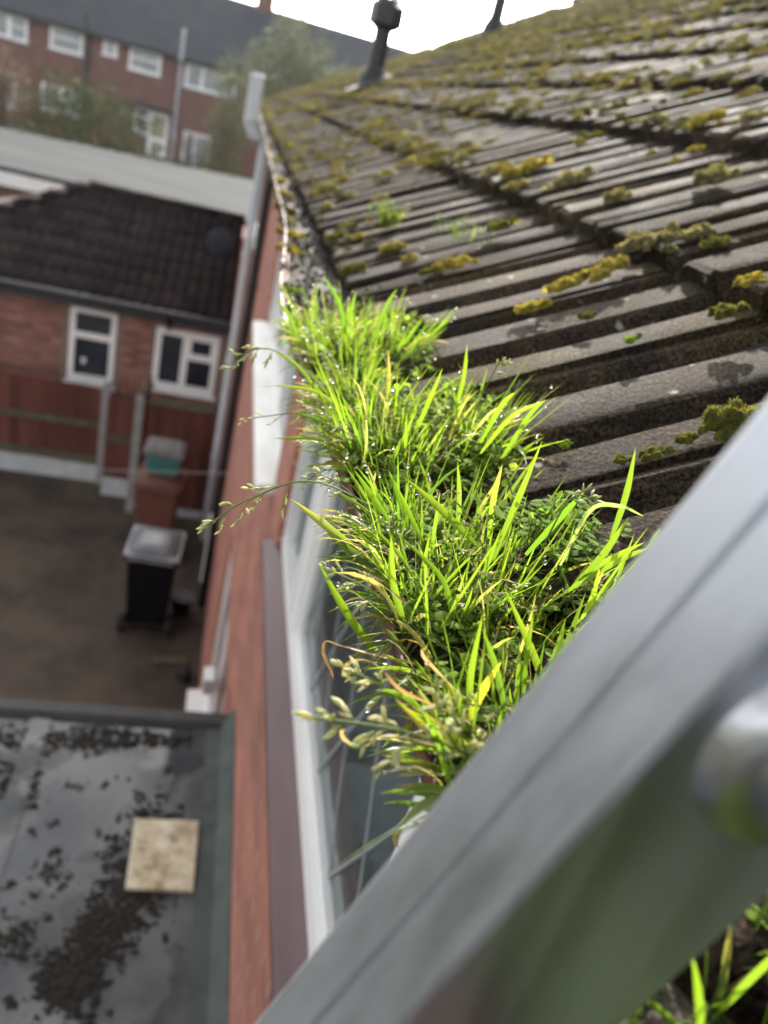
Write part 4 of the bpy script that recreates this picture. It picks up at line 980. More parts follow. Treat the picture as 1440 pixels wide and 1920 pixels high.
# ------------------------------------------------------------------ moss
def moss_mesh(seed, mat, spikes=1500):
    """ragged mat of many small merged lumps, furry on top"""
    rs = random.Random(seed); mb = MB(); off = Vector((seed * 7.3, seed * 3.1, 0)); N = 34
    lum = [(rs.gauss(0, .46), rs.gauss(0, .40), rs.uniform(.10, .42), rs.uniform(.12, .58)) for _ in range(20)] + [(0, 0, .5, .25)]
    def h(x, y):
        v = 0
        for (a, b, r, hh) in lum:
            d2 = ((x - a) ** 2 + (y - b) ** 2) / (r * r)
            if d2 < 1: v = max(v, hh * math.sqrt(1 - d2))
        return v + (.16 * noise.noise(Vector((x * 5, y * 5, 0)) + off) + .10 * noise.noise(Vector((x * 13, y * 13, 3)) + off) if v > 0 else -.08)
    xs = [-1.35 + 2.7 * i / N for i in range(N + 1)]; H = [[h(x, y) for y in xs] for x in xs]
    vs = [(xs[i], xs[j], H[i][j]) for i in range(N + 1) for j in range(N + 1)]; fs = []
    for i in range(N):
        for j in range(N):
            if max(H[i][j], H[i + 1][j], H[i][j + 1], H[i + 1][j + 1]) > 0: fs.append((i * (N + 1) + j, (i + 1) * (N + 1) + j, (i + 1) * (N + 1) + j + 1, i * (N + 1) + j + 1))
    mb.add(vs, fs); c = 0
    while c < spikes:
        x, y = rs.uniform(-1.2, 1.2), rs.uniform(-1.2, 1.2); z = h(x, y)
        if z < 0: continue
        g = Vector((h(x - .05, y) - h(x + .05, y), h(x, y - .05) - h(x, y + .05), .16)).normalized(); q = (g + Vector((rs.gauss(0, .4), rs.gauss(0, .4), rs.gauss(.1, .25)))).normalized()
        s_ = Matrix.Rotation(rs.uniform(0, 6.28), 3, q) @ q.orthogonal().normalized(); L = rs.uniform(.05, .15); w = rs.uniform(.010, .024); p = Vector((x, y, z))
        mb.add([p - q * .02 - s_ * w, p - q * .02 + s_ * w, p + q * L], [(0, 1, 2)]); c += 1
    me = mb.mesh("moss"); me.materials.append(MT[mat]); me.polygons.foreach_set("use_smooth", [True] * len(me.polygons))
    return me
def seta_mesh(seed):
    rs = random.Random(seed); mb = MB()
    for _ in range(12):
        x, y = rs.gauss(0, .45), rs.gauss(0, .3); h = rs.uniform(.2, .6)
        mb.tube([(x, y, .3), (x + rs.uniform(-.1, .1), y + rs.uniform(-.1, .1), .6 + h), (x + rs.uniform(-.15, .15), y, .75 + h)], [.010, .009, .024], 4, False)
    me = mb.mesh("stalks"); me.materials.append(MT['seta']); return me
SETA = [seta_mesh(i) for i in range(3)]
MOSS = {k: [moss_mesh(10 * i + j, m) for j in range(4)] for i, (k, m) in enumerate((('m', 'moss'), ('g', 'moss_gold'), ('p', 'moss_pale'), ('f', 'moss_green')))}
rm = random.Random(77)
def cushion(p, r, kind, el, label, group, normal=RN, stalks=False, flat=1.0):
    me = rm.choice(MOSS[kind]); o = bpy.data.objects.new("moss_cushion", me); C.objects.link(o)
    o.matrix_world = Matrix.Translation(p) @ SLOPE @ Matrix.Rotation(rm.uniform(-.5, .5) + (math.pi if rm.random() < .5 else 0), 4, 'Z') @ Matrix.Diagonal((r * (1 + (el - 1) * .75), r, r * flat, 1))
    tag(o, label, "moss", group)
    if stalks:
        s_ = bpy.data.objects.new("stalks", rm.choice(SETA)); C.objects.link(s_); s_.parent = o
    return o
near = [  # photo px, width px, kind, elongation, stalks, label
    (1400, 772, 64, 'm', 1.2, 0, "big yellow green moss cushion partly hidden by the ladder stile"),
    (1385, 802, 34, 'm', 1.4, 0, "small moss lump just below the big cushion beside the ladder"),
    (1338, 322, 38, 'p', 1.1, 1, "round pale moss dome standing alone high on the right of the roof"),
    (1128, 498, 34, 'g', 1.9, 1, "long golden moss cushion with upright brown stalks on a tile rib"),
    (1068, 520, 30, 'g', 1.6, 1, "lower half of the long golden moss ridge on a tile rib"),
    (1003, 566, 28, 'g', 1.1, 0, "bright yellow moss lump below the long golden moss"),
    (775, 602, 22, 'm', 1.1, 0, "small dark green moss button right of the farthest grass tuft"),
    (1155, 362, 26, 'p', 1.1, 1, "pale moss lump with fine stalks left of the round dome"),
    (1186, 630, 16, 'f', 1.2, 0, "tiny bright green moss tuft in a tile joint"),
    (1075, 326, 30, 'p', 1.6, 0, "low pale moss ridge in the middle of the roof"),
    (985, 308, 30, 'g', 1.6, 1, "golden moss hummock left of the low pale ridge"),
    (1358, 575, 27, 'm', 1.1, 0, "olive moss ball below the dark step at the right edge"),
    (1412, 518, 24, 'g', 1.3, 0, "yellow moss crest on a tile edge at the right border"),
    (1164, 858, 15, 'm', 1.1, 0, "tiny olive moss speck on the wet joint near the ladder"),
    (1225, 842, 21, 'm', 1.6, 0, "flat olive moss strip along the wet joint near the ladder"),
    (1290, 815, 18, 'm', 1.4, 0, "dark little moss lump right of the flat olive strip"),
    (1062, 830, 13, 'f', 1.0, 0, "tiny fluffy green moss ball right of the main grass"),
    (850, 488, 26, 'g', 1.7, 0, "golden moss patch behind the farthest grass tuft"),
    (806, 505, 17, 'm', 1.3, 0, "small moss lump left of the golden patch"),
    (663, 500, 25, 'm', 1.0, 0, "dark moss lump at the gutter edge of the tiles"),
    (624, 442, 20, 'm', 1.0, 0, "moss lump on the eaves tile edge above the gutter"),
    (735, 458, 20, 'g', 1.3, 0, "thin golden moss streak under the little roof weed"),
    (935, 418, 24, 'm', 1.1, 0, "dark moss clump beside the orange stalk on the roof"),
    (1222, 440, 36, 'p', 1.5, 0, "pale moss shelf hanging over a dark tile step"),
    (1290, 432, 26, 'p', 1.5, 0, "pale moss strip right of the moss shelf"),
    (1348, 448, 20, 'm', 1.2, 0, "greenish moss clump at the end of the moss shelf"),
    (1100, 590, 14, 'm', 1.2, 0, "tiny moss dot on the bare tile rib mid roof")]
for x, y, w, k, el, st, lb in near:
    p = on_roof(x, y + w * .35); d = (p - CAM).length; r = .84 * w * d / 1449
    cushion(p + RN * r * .02, r * 1.05, k, el, lb, "moss cushions on the tiles", stalks=bool(st), flat=.95)
# more cushions farther up, each still its own thing
cnt = 0; tries = 0; seen = set()
def rib_y(y):        # snap to the top of the nearest rib
    j = math.floor((y - .42) / TW); f = (y - .42) - j * TW
    return .42 + j * TW + (.02 if f < .06 else (.11 if f < .15 else .185))
while cnt < 130 and tries < 5000:
    tries += 1
    Yr = 1.15 + 6.5 * rm.random() ** 1.4; s_ = rm.random() ** .8 * 4.6; kk = math.floor(s_ / GAUGE)
    if rm.random() < .5: s_ = kk * GAUGE + rm.uniform(0.02, .10)
    p = EAVE + U * s_ + Vector((0, rib_y(Yr), 0)) + RN * .004
    c = p - CAM; z = c.dot(FWD); x = 720 + 1449 * c.dot(RIGHT) / z; y = 960 + 1449 * c.dot(DOWN) / z
    if not (600 < x < 1440 and 0 < y < 470): continue
    if y > 300 and rm.random() < .6: continue
    kd = rm.choice('ggpppm'); sk = rm.random() < .35; el = rm.uniform(1, 2.0); rad = rm.uniform(.011, .027)
    ordn = ("first", "second", "third", "fourth", "fifth", "sixth", "seventh", "eighth", "ninth", "tenth", "eleventh", "twelfth", "thirteenth", "fourteenth", "fifteenth")[min(14, kk)]
    lb = "%s %s%s moss cushion, %s tile course up, %s of photo" % ("large" if rad > .021 else "small", {'g': "golden", 'p': "pale", 'm': "olive"}[kd], " stalked" if sk else "", ordn,
         "far left" if x < 800 else "left centre" if x < 950 else "centre" if x < 1100 else "right centre" if x < 1270 else "far right")
    if lb in seen: continue
    seen.add(lb)
    cushion(p, rad, kd, el, lb, "moss cushions on the upper roof", stalks=sk, flat=rm.uniform(.7, 1.1))
    cnt += 1
# the rest of the moss, too small to count
def moss_field(n_, seed, mat, name, label, ymin, ymax, rmin, rmax, keep):
    rs = random.Random(seed); mb = MB(); c_ = 0
    while c_ < n_:
        Yr = ymin + (ymax - ymin) * rs.random() ** .8; s_ = rs.random() * 5.4; kk = math.floor(s_ / GAUGE)
        if rs.random() < .45: s_ = kk * GAUGE + rs.uniform(.008, .07)
        if noise.noise(Vector((s_ * 1.1, Yr * .9, seed))) < keep: continue
        yy = rib_y(Yr) + rs.gauss(0, .012); r = rs.uniform(rmin, rmax) * (1 + .03 * Yr); p = EAVE + U * s_ + Vector((0, yy, 0)) + RN * .001
        el = rs.uniform(1, 2.4); vs, fs = lump_verts(r, rs, 7)
        pts = [p + U * (v[0] * el) + Vector((0, v[1], 0)) + RN * (v[2] * 1.1) for v in vs]; mb.add(pts, fs)
        for _ in range(14):
            a = rs.uniform(0, 6.28); q = r * rs.random() ** .5; b = p + U * (q * math.cos(a) * el) + Vector((0, q * math.sin(a), 0)) + RN * (r * .5 * (1 - (q / r) ** 2))
            t = b + RN * r * rs.uniform(.15, .45) + U * rs.gauss(0, r * .2) + Vector((0, rs.gauss(0, r * .2), 0)); w = Vector((0, r * .06, 0)) if rs.random() < .5 else U * r * .06
            mb.add([b - w, b + w, t], [(0, 1, 2)])
        c_ += 1
    tag(mb.build(name, MT[mat], None, smooth=True), label, "moss", kind="stuff")
moss_field(3900, 1, 'moss_pale', "dry_moss", "pale dry moss spread thinly over the upper roof tiles", 1.3, 15.4, .007, .020, -.12)
moss_field(2300, 2, 'moss_gold', "golden_moss", "golden moss catching the sun toward the far roof end", 1.6, 15.4, .007, .020, .02)
moss_field(260, 3, 'moss', "green_moss", "small green moss specks in the joints of the near tiles", .45, 2.6, .003, .009, -.3)
moss_field(1000, 6, 'moss_gold', "sunlit_moss", "small golden moss crests dotted along the ribs of the middle roof", 1.0, 6.5, .005, .015, -.05)
moss_field(700, 9, 'moss_pale', "crest_moss", "small pale moss crests dotted along the ribs of the middle roof", .95, 6.5, .005, .014, -.05)
# moss along the far verge
rs = random.Random(4); mb = MB()
for _ in range(420):
    p = EAVE + U * rs.uniform(0, 5.4) + Vector((0, Y1 + rs.uniform(-.35, .03), 0)) + RN * .0; vs, fs = lump_verts(rs.uniform(.03, .07), rs, 7); mb.add([p + Vector(v) for v in vs], fs)
tag(mb.build("verge_moss", MT['moss_gold'], None, smooth=True), "golden moss fringe along the far verge of the roof", "moss", kind="stuff")
# moss in the open gutter beyond the grass
gm = [(545, 545, 'f', 20, "small green moss tuft in the gutter just past the grass"), (543, 470, 'g', 22, "orange moss clump in the gutter nearest the grass"),
      (541, 440, 'g', 21, "second orange moss clump along the gutter"), (536, 415, 'p', 18, "pale moss clump between the orange ones in the gutter"),
      (534, 392, 'm', 17, "olive moss clump in the middle of the gutter run"), (527, 365, 'g', 17, "golden moss clump halfway along the gutter"),
      (521, 340, 'g', 14, "small golden moss clump farther along the gutter"), (512, 300, 'g', 12, "far golden moss clump in the gutter"), (503, 272, 'g', 8, "farthest little moss clump in the gutter")]
for x, y, k, w, lb in gm:
    p = at_z(x, y, GZ - .012); r = w * (p - CAM).length / 1449
    o = bpy.data.objects.new("moss_cushion", rm.choice(MOSS[k])); C.objects.link(o); o.location = p; o.scale = (min(r, .032), r, r * .9); tag(o, lb, "moss", "moss clumps in the gutter")

rs = random.Random(41); mb = MB()
for _ in range(900):
    y = .95 + 7.0 * rs.random() ** 1.6; dx, dz = gutter_shape(y); x = rs.gauss(-.005, .032); x = max(-.062, min(.05, x)); on_lip = x < -.05
    z = GZ + (.002 if on_lip else -.022) + rs.uniform(0, .008); vs, fs = lump_verts(rs.uniform(.003, .010) * (.5 if on_lip else 1), rs, 6); mb.add([(GX + x + dx * (.9 if on_lip else .6) + v[0], y + v[1] * 1.6, z + v[2]) for v in vs], fs)
tag(mb.build("gutter_litter", MT['debris']), "dark crumbs of moss and leaf litter along the open gutter", "litter", kind="stuff")
# ------------------------------------------------------------------ grass
class GB:
    """blades, leaves and spikelets with a colour per vertex"""
    def __init__(s): s.v = []; s.f = []; s.k = []
    def strip(s, pts, wid, side, fold, c0, c1):
        """pts centre line, wid widths, side vectors, fold depth"""
        b = len(s.v); n = len(pts)
        for i in range(n):
            t = (pts[min(i + 1, n - 1)] - pts[max(i - 1, 0)])
            nr = t.cross(side[i]); nr = nr.normalized() if nr.length > 1e-9 else Vector((0, 0, 1))
            f = i / (n - 1); c = tuple(c0[j] * (1 - f) + c1[j] * f for j in range(3)) + (1,)
            s.v += [pts[i] - side[i] * wid[i] + nr * wid[i] * fold, pts[i], pts[i] + side[i] * wid[i] + nr * wid[i] * fold]; s.k += [c] * 3
        for i in range(n - 1):
            a = b + 3 * i; s.f += [(a, a + 1, a + 4, a + 3), (a + 1, a + 2, a + 5, a + 4)]
    def ell(s, p, d, L, w, c, n=5):
        """small spikelet: tapered 5-sided body along d"""
        d = d.normalized(); a = d.orthogonal().normalized(); b2 = d.cross(a); b = len(s.v)
        s.v.append(p); s.k.append((*c, 1))
        for (f, r) in ((.2, .7), (.5, 1.0), (.8, .55)):
            for k in range(n):
                t = 2 * math.pi * k / n; s.v.append(p + d * L * f + (a * math.cos(t) + b2 * math.sin(t) * .7) * w * r); s.k.append((*[x * (.8 + .4 * f) for x in c], 1))
        s.v.append(p + d * L); s.k.append((*c, 1))
        for k in range(n):
            k2 = (k + 1) % n
            s.f.append((b, b + 1 + k, b + 1 + k2)); s.f.append((b + 1 + k, b + 1 + n + k, b + 1 + n + k2, b + 1 + k2)); s.f.append((b + 1 + n + k, b + 1 + 2 * n + k, b + 1 + 2 * n + k2, b + 1 + n + k2)); s.f.append((b + 1 + 2 * n + k, b + 1 + 3 * n, b + 1 + 2 * n + k2))
    def stem(s, pts, r, c):
        m_ = MB(); m_.tube(pts, r, 5, False); b = len(s.v); s.v += [Vector(v) for v in m_.v]; s.f += [tuple(i + b for i in f) for f in m_.f]; s.k += [(*c, 1)] * len(m_.v)
    def build(s, name, m, parent=None, smooth=True):
        me = bpy.data.meshes.new(name); me.from_pydata([tuple(v) for v in s.v], [], s.f)
        a = me.color_attributes.new("col", 'FLOAT_COLOR', 'POINT'); a.data.foreach_set("color", np.array(s.k, dtype=np.float32).ravel())
        return link(name, me, MT[m], parent, smooth)
rg = random.Random(21)
GREEN = [(.10, .205, .020), (.125, .24, .022), (.155, .27, .026), (.08, .17, .026), (.19, .28, .03)]
STRAW = [(.42, .34, .17), (.48, .38, .17), (.33, .22, .11)]
def mix(a, b, f): return tuple(a[i] * (1 - f) + b[i] * f for i in range(3))
def wprof(f): return min(1.0, .55 + 1.6 * f) * min(1.0, (1.0 - f) * 2.6) ** .75 if f < 1 else 0.02
def free_blade(gb, root, dirn, L, w, droop, cols, n=7, twist=0.0):
    d = dirn.normalized(); pts = [root]; step = L / (n - 1)
    az = Vector((-d.y, d.x, 0)); az = az.normalized() if az.length > .05 else Vector((1, 0, 0))
    az = Matrix.Rotation(rg.uniform(-1.2, 1.2), 3, d) @ az; sd = []
    for i in range(n):
        f = i / (n - 1); sv = Matrix.Rotation(twist * f, 3, d) @ az; sv = (sv - d * sv.dot(d)); sd.append(sv.normalized() if sv.length > 1e-6 else az)
        d = (d + Vector((0, 0, -1)) * droop * (f + .2) / n * 2).normalized()
        if i < n - 1: pts.append(pts[-1] + d * step)
    gb.strip(pts, [w * .5 * wprof(i / (n - 1)) for i in range(n)], sd, .35, *cols)
    return pts
def catmull(P, m):
    P = [P[0] * 2 - P[1]] + P + [P[-1] * 2 - P[-2]]; out = []
    for i in range(1, len(P) - 2):
        for k in range(m):
            t = k / m; out.append(.5 * ((2 * P[i]) + (P[i + 1] - P[i - 1]) * t + (2 * P[i - 1] - 5 * P[i] + 4 * P[i + 1] - P[i + 2]) * t * t + (3 * P[i] - P[i - 1] - 3 * P[i + 1] + P[i + 2]) * t ** 3))
    out.append(P[-2]); return out
def path_blade(gb, px, Y, wpx, cols, dY=0.0, curl=0.0):
    n_ = len(px); P = [at(x, y, Y + dY * i / max(1, n_ - 1)) for i, (x, y) in enumerate(px)]
    pts = catmull(P, 6); n = len(pts); w = wpx * (P[0] - CAM).length / 1449; sd = []
    for i in range(n):
        t = (pts[min(i + 1, n - 1)] - pts[max(i - 1, 0)]).normalized(); v = (pts[i] - CAM).normalized(); s_ = t.cross(v).normalized()
        s_ = Matrix.Rotation(.5 + curl * i / n, 3, t) @ s_; sd.append(s_)
    gb.strip(pts, [w * .56 * wprof(i / (n - 1)) for i in range(n)], sd, .35, *cols)
def green(y=0.0):
    a = mix(rg.choice(GREEN), rg.choice(GREEN), rg.random()); f = rg.uniform(.7, 1.15); a = tuple(v * f for v in a)
    if rg.random() < .14: return (a, mix(a, rg.choice(STRAW), rg.uniform(.4, .9)))
    return (mix(a, (.07, .09, .03), .3), mix(a, (.24, .27, .03), rg.uniform(.1, .5)))
def seed_head(gb, px, Y, size=1.0, nb=7, pale=0.5, dY=0.0, dense=1.0):
    P = catmull([at(x, y, Y + dY * i) for i, (x, y) in enumerate(px)], 8); stemc = (.16, .22, .06)
    gb.stem(P, .00045 * size, stemc); n = len(P)
    panicle(gb, P, size, nb, pale, dense)
def panicle(gb, P, size, nb, pale, dense=1.0):
    n = len(P); st = int(n * .45); L = sum((P[i + 1] - P[i]).length for i in range(st, n - 1)); ax = (P[-1] - P[st]).normalized()
    for k in range(nb):
        f = k / max(1, nb - 1); i = min(n - 1, st + int((n - 1 - st) * f)); p = P[i]
        a = ax.orthogonal().normalized(); a = Matrix.Rotation(k * 2.4 + rg.uniform(-.4, .4), 3, ax) @ a
        bl = L * .38 * (1 - .75 * f) * rg.uniform(.7, 1.2); e = p + (a * .75 + ax * .8 + Vector((0, 0, -.25))).normalized() * bl
        gb.stem([p, (p + e) / 2 + ax * bl * .08, e], .00022 * size, (.2, .25, .09))
        m_ = max(2, int(round((2 + 4 * (1 - f)) * dense)))
        for q in range(m_):
            g = .35 + .65 * q / (m_ - 1); s_ = p + (e - p) * g; d = ((e - p).normalized() + Vector((rg.gauss(0, .35), rg.gauss(0, .35), rg.gauss(0, .3)))).normalized()
            c = mix((.32, .40, .15), (.60, .57, .38), min(1, max(0, rg.gauss(pale, .25)))); gb.ell(s_, d, .0048 * size * rg.uniform(.75, 1.2), .0008 * size, c)
    for q in range(3):
        d = (ax + Vector((rg.gauss(0, .25), rg.gauss(0, .25), rg.gauss(0, .25)))).normalized(); gb.ell(P[-1] - ax * .003 * q * size, d, .005 * size, .00085 * size, mix((.34, .42, .16), (.62, .58, .4), pale))

def gutter_root(y, x=None):
    """where a plant stands: in the gutter (x < .004) or in moss on the tile noses"""
    dx, dz = gutter_shape(y); x = rg.uniform(-.046, .004) if x is None else x
    if x > .004: return Vector((GX + x, y, EAVE.z - .010 + (x - .004) * math.tan(PITCH - TILT)))
    return Vector((GX + x + dx * .6, y, gtop(x, y) + dz * (.5 - (x + .05) / .1) - .002))
def fill_tuft(gb, y0, y1, n, l0, l1, w0, w1, straw=.06, lean=.55, droop=.5, cy=None, clumps=9, xr=.035):
    cl = [(rg.uniform(y0, y1), rg.uniform(-.046, xr), rg.uniform(.7, 1.15)) for _ in range(clumps)]
    for _ in range(n):
        c = rg.choice(cl)
        if rg.random() < .8:
            y = c[0] + rg.gauss(0, .013); x = max(-.049, min(xr + .01, c[1] + rg.gauss(0, .011))); ls = c[2]; ox, oy = (x - c[1]) / .016, (y - c[0]) / .022
        else:
            y = rg.uniform(y0, y1); x = rg.uniform(-.049, xr); ls = .8; ox, oy = rg.gauss(0, 1), rg.gauss(0, 1)
        r = gutter_root(y, x); u = max(-1.0, min(.75, (x + .01) / .045)); vv = (y - (y0 + y1) / 2) / ((y1 - y0) / 2)
        kind = rg.random(); L = rg.uniform(l0, l1) * ls; w = rg.uniform(w0, w1)
        if kind < .52: d = Vector((u * .45 + ox * .30 + rg.gauss(0, .2), vv * .28 + oy * .22 + rg.gauss(-.02, .2), 1.0)); dr = droop * rg.uniform(0, .9); L *= 1.15 if rg.random() < .25 else 1
        elif kind < .80: d = Vector((u * .7 + rg.gauss(0, .75), rg.gauss(-.1, .7), .65)); dr = droop * rg.uniform(.5, 2.2)
        else: d = Vector((u * .5 + rg.gauss(0, 1), rg.gauss(0, 1), rg.uniform(.15, .5))); dr = droop * rg.uniform(.5, 2); L *= .8
        if rg.random() < straw * (2 if kind > .8 else 1): c0 = rg.choice(STRAW); cols = (mix(c0, (.15, .16, .04), .5), c0); dr = droop * 2.5
        else: cols = green()
        free_blade(gb, r, d, L, w, dr, cols, 7, rg.uniform(-.8, .8))
    for _ in range(int(n * .16)):                 # blades hanging out over the lip
        y = rg.uniform(y0, y1); r = gutter_root(y, rg.uniform(-.049, -.036)); d = Vector((-1, rg.gauss(-.1, .5), rg.uniform(.3, 1.0)))
        free_blade(gb, r, d, rg.uniform(l0, l1) * .8, rg.uniform(w0, w1), droop * rg.uniform(.5, 2.5), green() if rg.random() > .25 else (rg.choice(GREEN), rg.choice(STRAW)), 7, rg.uniform(-.8, .8))
def leafy(gb, y0, y1, n, x0=-.049, x1=.05, zup=.03):
    """small round-leaved weed sprawling between the blades"""
    for _ in range(n):
        y = rg.uniform(y0, y1); r = gutter_root(y, rg.uniform(x0, x1)); r.z += .004; d = Vector((rg.gauss(0, .8), rg.gauss(-.2, .8), rg.uniform(.25, 1))).normalized()
        L = rg.uniform(.012, zup); gb.stem([r, r + d * L * .6 + Vector((0, 0, .002)), r + d * L], .0004, (.12, .17, .05))
        for k in range(rg.randint(3, 6)):
            p = r + d * L * (.35 + .65 * k / 5); ld = (d * .4 + Vector((rg.gauss(0, .8), rg.gauss(0, .8), rg.uniform(-.2, .7)))).normalized(); s_ = ld.cross(Vector((0, 0, 1))); s_ = s_.normalized() if s_.length > .1 else Vector((1, 0, 0))
            ll = rg.uniform(.004, .0085); lw = ll * rg.uniform(.32, .5); c = mix(rg.choice(GREEN), (.22, .32, .07), .6)
            gb.strip([p + ld * ll * t - Vector((0, 0, 1)) * ll * .25 * t * t for t in (0, .25, .55, .85, 1)], [lw * w for w in (.15, .8, 1, .55, .05)], [s_] * 5, .2, c, mix(c, (.2, .28, .06), .4))
def droplets(gb_pts, n, name, parent):
    mb = MB(); rs_ = random.Random(n)
    for _ in range(n):
        p = rs_.choice(gb_pts); r = rs_.uniform(.0005, .0012); vs = []; K, N = 8, 5
        vs.append((p.x, p.y, p.z + r))
        for i in range(1, N):
            for k in range(K): vs.append((p.x + r * math.sin(math.pi * i / N) * math.cos(6.2832 * k / K), p.y + r * math.sin(math.pi * i / N) * math.sin(6.2832 * k / K), p.z + r * math.cos(math.pi * i / N)))
        vs.append((p.x, p.y, p.z - r)); fs = [(0, 1 + k, 1 + (k + 1) % K) for k in range(K)]
        for i in range(N - 2):
            for k in range(K): a = 1 + i * K; fs.append((a + k, a + K + k, a + K + (k + 1) % K, a + (k + 1) % K))
        e = len(vs) - 1; fs += [(e, e - K + (k + 1) % K, e - K + k) for k in range(K)]; mb.add(vs, fs)
    o = mb.build(name, MT['dew'], parent, smooth=True); tag(o, kind="stuff"); return o
m, t, n, l, p = new_mat('dew_drop'); p.inputs["Base Color"].default_value = (1, 1, 1, 1); p.inputs["Roughness"].default_value = .03; p.inputs["Transmission Weight"].default_value = 1; p.inputs["IOR"].default_value = 1.33; MT['dew'] = m

def tuft(label, y0, y1, n, l0, l1, w0, w1, leafn, heroes=(), heads=(), dry=(), nhead=0, drops=60, straw=.06, clumps=9, leafz=.03, xr=.035):
    yc = (y0 + y1) / 2; T = thing("grass_tuft", label, "grass", (GX, yc, GZ - .01), group="grass tufts growing in the gutter")
    inv = Matrix.Translation(T.location).inverted()
    gb = GB(); fill_tuft(gb, y0, y1, n, l0, l1, w0, w1, straw, clumps=clumps, xr=xr)
    pts = [gb.v[i] for i in range(4, len(gb.v), 3) if gb.v[i].z > GZ + .01]
    o = gb.build("blades", 'grass', T); o.matrix_parent_inverse = inv; tag(o, kind="stuff")
    for (px, Y, w, tint) in heroes:
        g = GB(); c = green() if tint == 'g' else ((.18, .24, .03), (.40, .36, .06)) if tint == 'y' else ((.20, .27, .12), (.30, .36, .16))
        path_blade(g, px, Y, w, c, rg.uniform(-.012, .012)); o = g.build("blade", 'grass', T); o.matrix_parent_inverse = inv
    for (px, Y, w) in dry:
        g = GB(); c = rg.choice(STRAW); path_blade(g, px, Y, w, (mix(c, (.2, .2, .05), .5), c), rg.uniform(-.01, .01), 3.0); o = g.build("dry_blade", 'drygrass', T); o.matrix_parent_inverse = inv
    for (px, Y, size, nb, pale) in heads:
        g = GB(); seed_head(g, px, Y, size, nb, pale); o = g.build("seed_head", 'seed', T); o.matrix_parent_inverse = inv
    for _ in range(nhead):
        y = rg.uniform(y0, y1); r = gutter_root(y, rg.uniform(-.047, .03)); d = Vector((rg.gauss(-.35, .6), rg.gauss(-.1, .35), 1)).normalized(); L = rg.uniform(l0 * 1.1, l1 * .95)
        P = [r]; 
        for k in range(14): d = (d + Vector((0, 0, -.05)) * (k / 6)).normalized(); P.append(P[-1] + d * L / 14)
        g = GB(); g.stem(P, .0004, (.16, .2, .07)); panicle(g, P, rg.uniform(.6, .9), 6, rg.uniform(.3, .7)); o = g.build("seed_head", 'seed', T); o.matrix_parent_inverse = inv
    if leafn:
        g = GB(); leafy(g, y0, y1, leafn, zup=leafz); o = g.build("small_leaves", 'weed', T); o.matrix_parent_inverse = inv; tag(o, kind="stuff")
    if drops:
        o = droplets(pts, drops, "dew", T); o.matrix_parent_inverse = inv
    return T
tuft("bright grass tuft behind the ladder stile at the lower right corner", -.06, .11, 200, .022, .05, .0014, .0028, 120, nhead=4, drops=30)
tuft("front grass tuft with ripe seed heads and yellowed tips beside the ladder", .125, .258, 290, .028, .060, .0013, .0028, 110,
     heroes=[([(880, 1440), (800, 1447), (745, 1455)], .20, 13, 'p'), ([(900, 1500), (800, 1478), (748, 1490)], .185, 15, 'g'), ([(870, 1495), (800, 1508), (740, 1558)], .185, 17, 'p'),
             ([(900, 1430), (820, 1385), (740, 1310)], .20, 15, 'y'), ([(905, 1440), (870, 1400), (770, 1322)], .20, 16, 'y'), ([(1025, 1300), (1000, 1230), (945, 1100)], .25, 13, 'g'),
             ([(1060, 1290), (1095, 1200), (1120, 1110)], .25, 11, 'g'), ([(950, 1350), (930, 1260), (905, 1180)], .23, 12, 'g'), ([(890, 1380), (880, 1280), (905, 1150)], .23, 12, 'g'),
             ([(1000, 1330), (1040, 1230), (1060, 1160)], .23, 12, 'g'), ([(870, 1370), (900, 1300), (940, 1240)], .22, 16, 'y'), ([(980, 1310), (985, 1240), (1000, 1150)], .24, 10, 'g')],
     heads=[([(930, 1430), (760, 1372), (588, 1345)], .19, 1.2, 8, .6), ([(800, 1370), (720, 1290), (645, 1252)], .23, 1.05, 8, .55), ([(900, 1440), (850, 1390), (815, 1300)], .19, 1.15, 6, .5), ([(930, 1460), (880, 1420), (850, 1330)], .19, 1.1, 6, .5)],
     dry=[([(830, 1400), (730, 1380), (680, 1402), (648, 1390), (640, 1372), (652, 1368)], .195, 8), ([(860, 1450), (790, 1452), (737, 1430), (745, 1415), (760, 1422)], .195, 7), ([(870, 1500), (800, 1530), (748, 1560), (742, 1580), (748, 1590)], .185, 9),
          ([(900, 1330), (860, 1300), (800, 1240), (790, 1215)], .225, 9), ([(940, 1390), (850, 1340), (760, 1300), (720, 1260)], .21, 8)], nhead=12, drops=90, straw=.16, clumps=8)
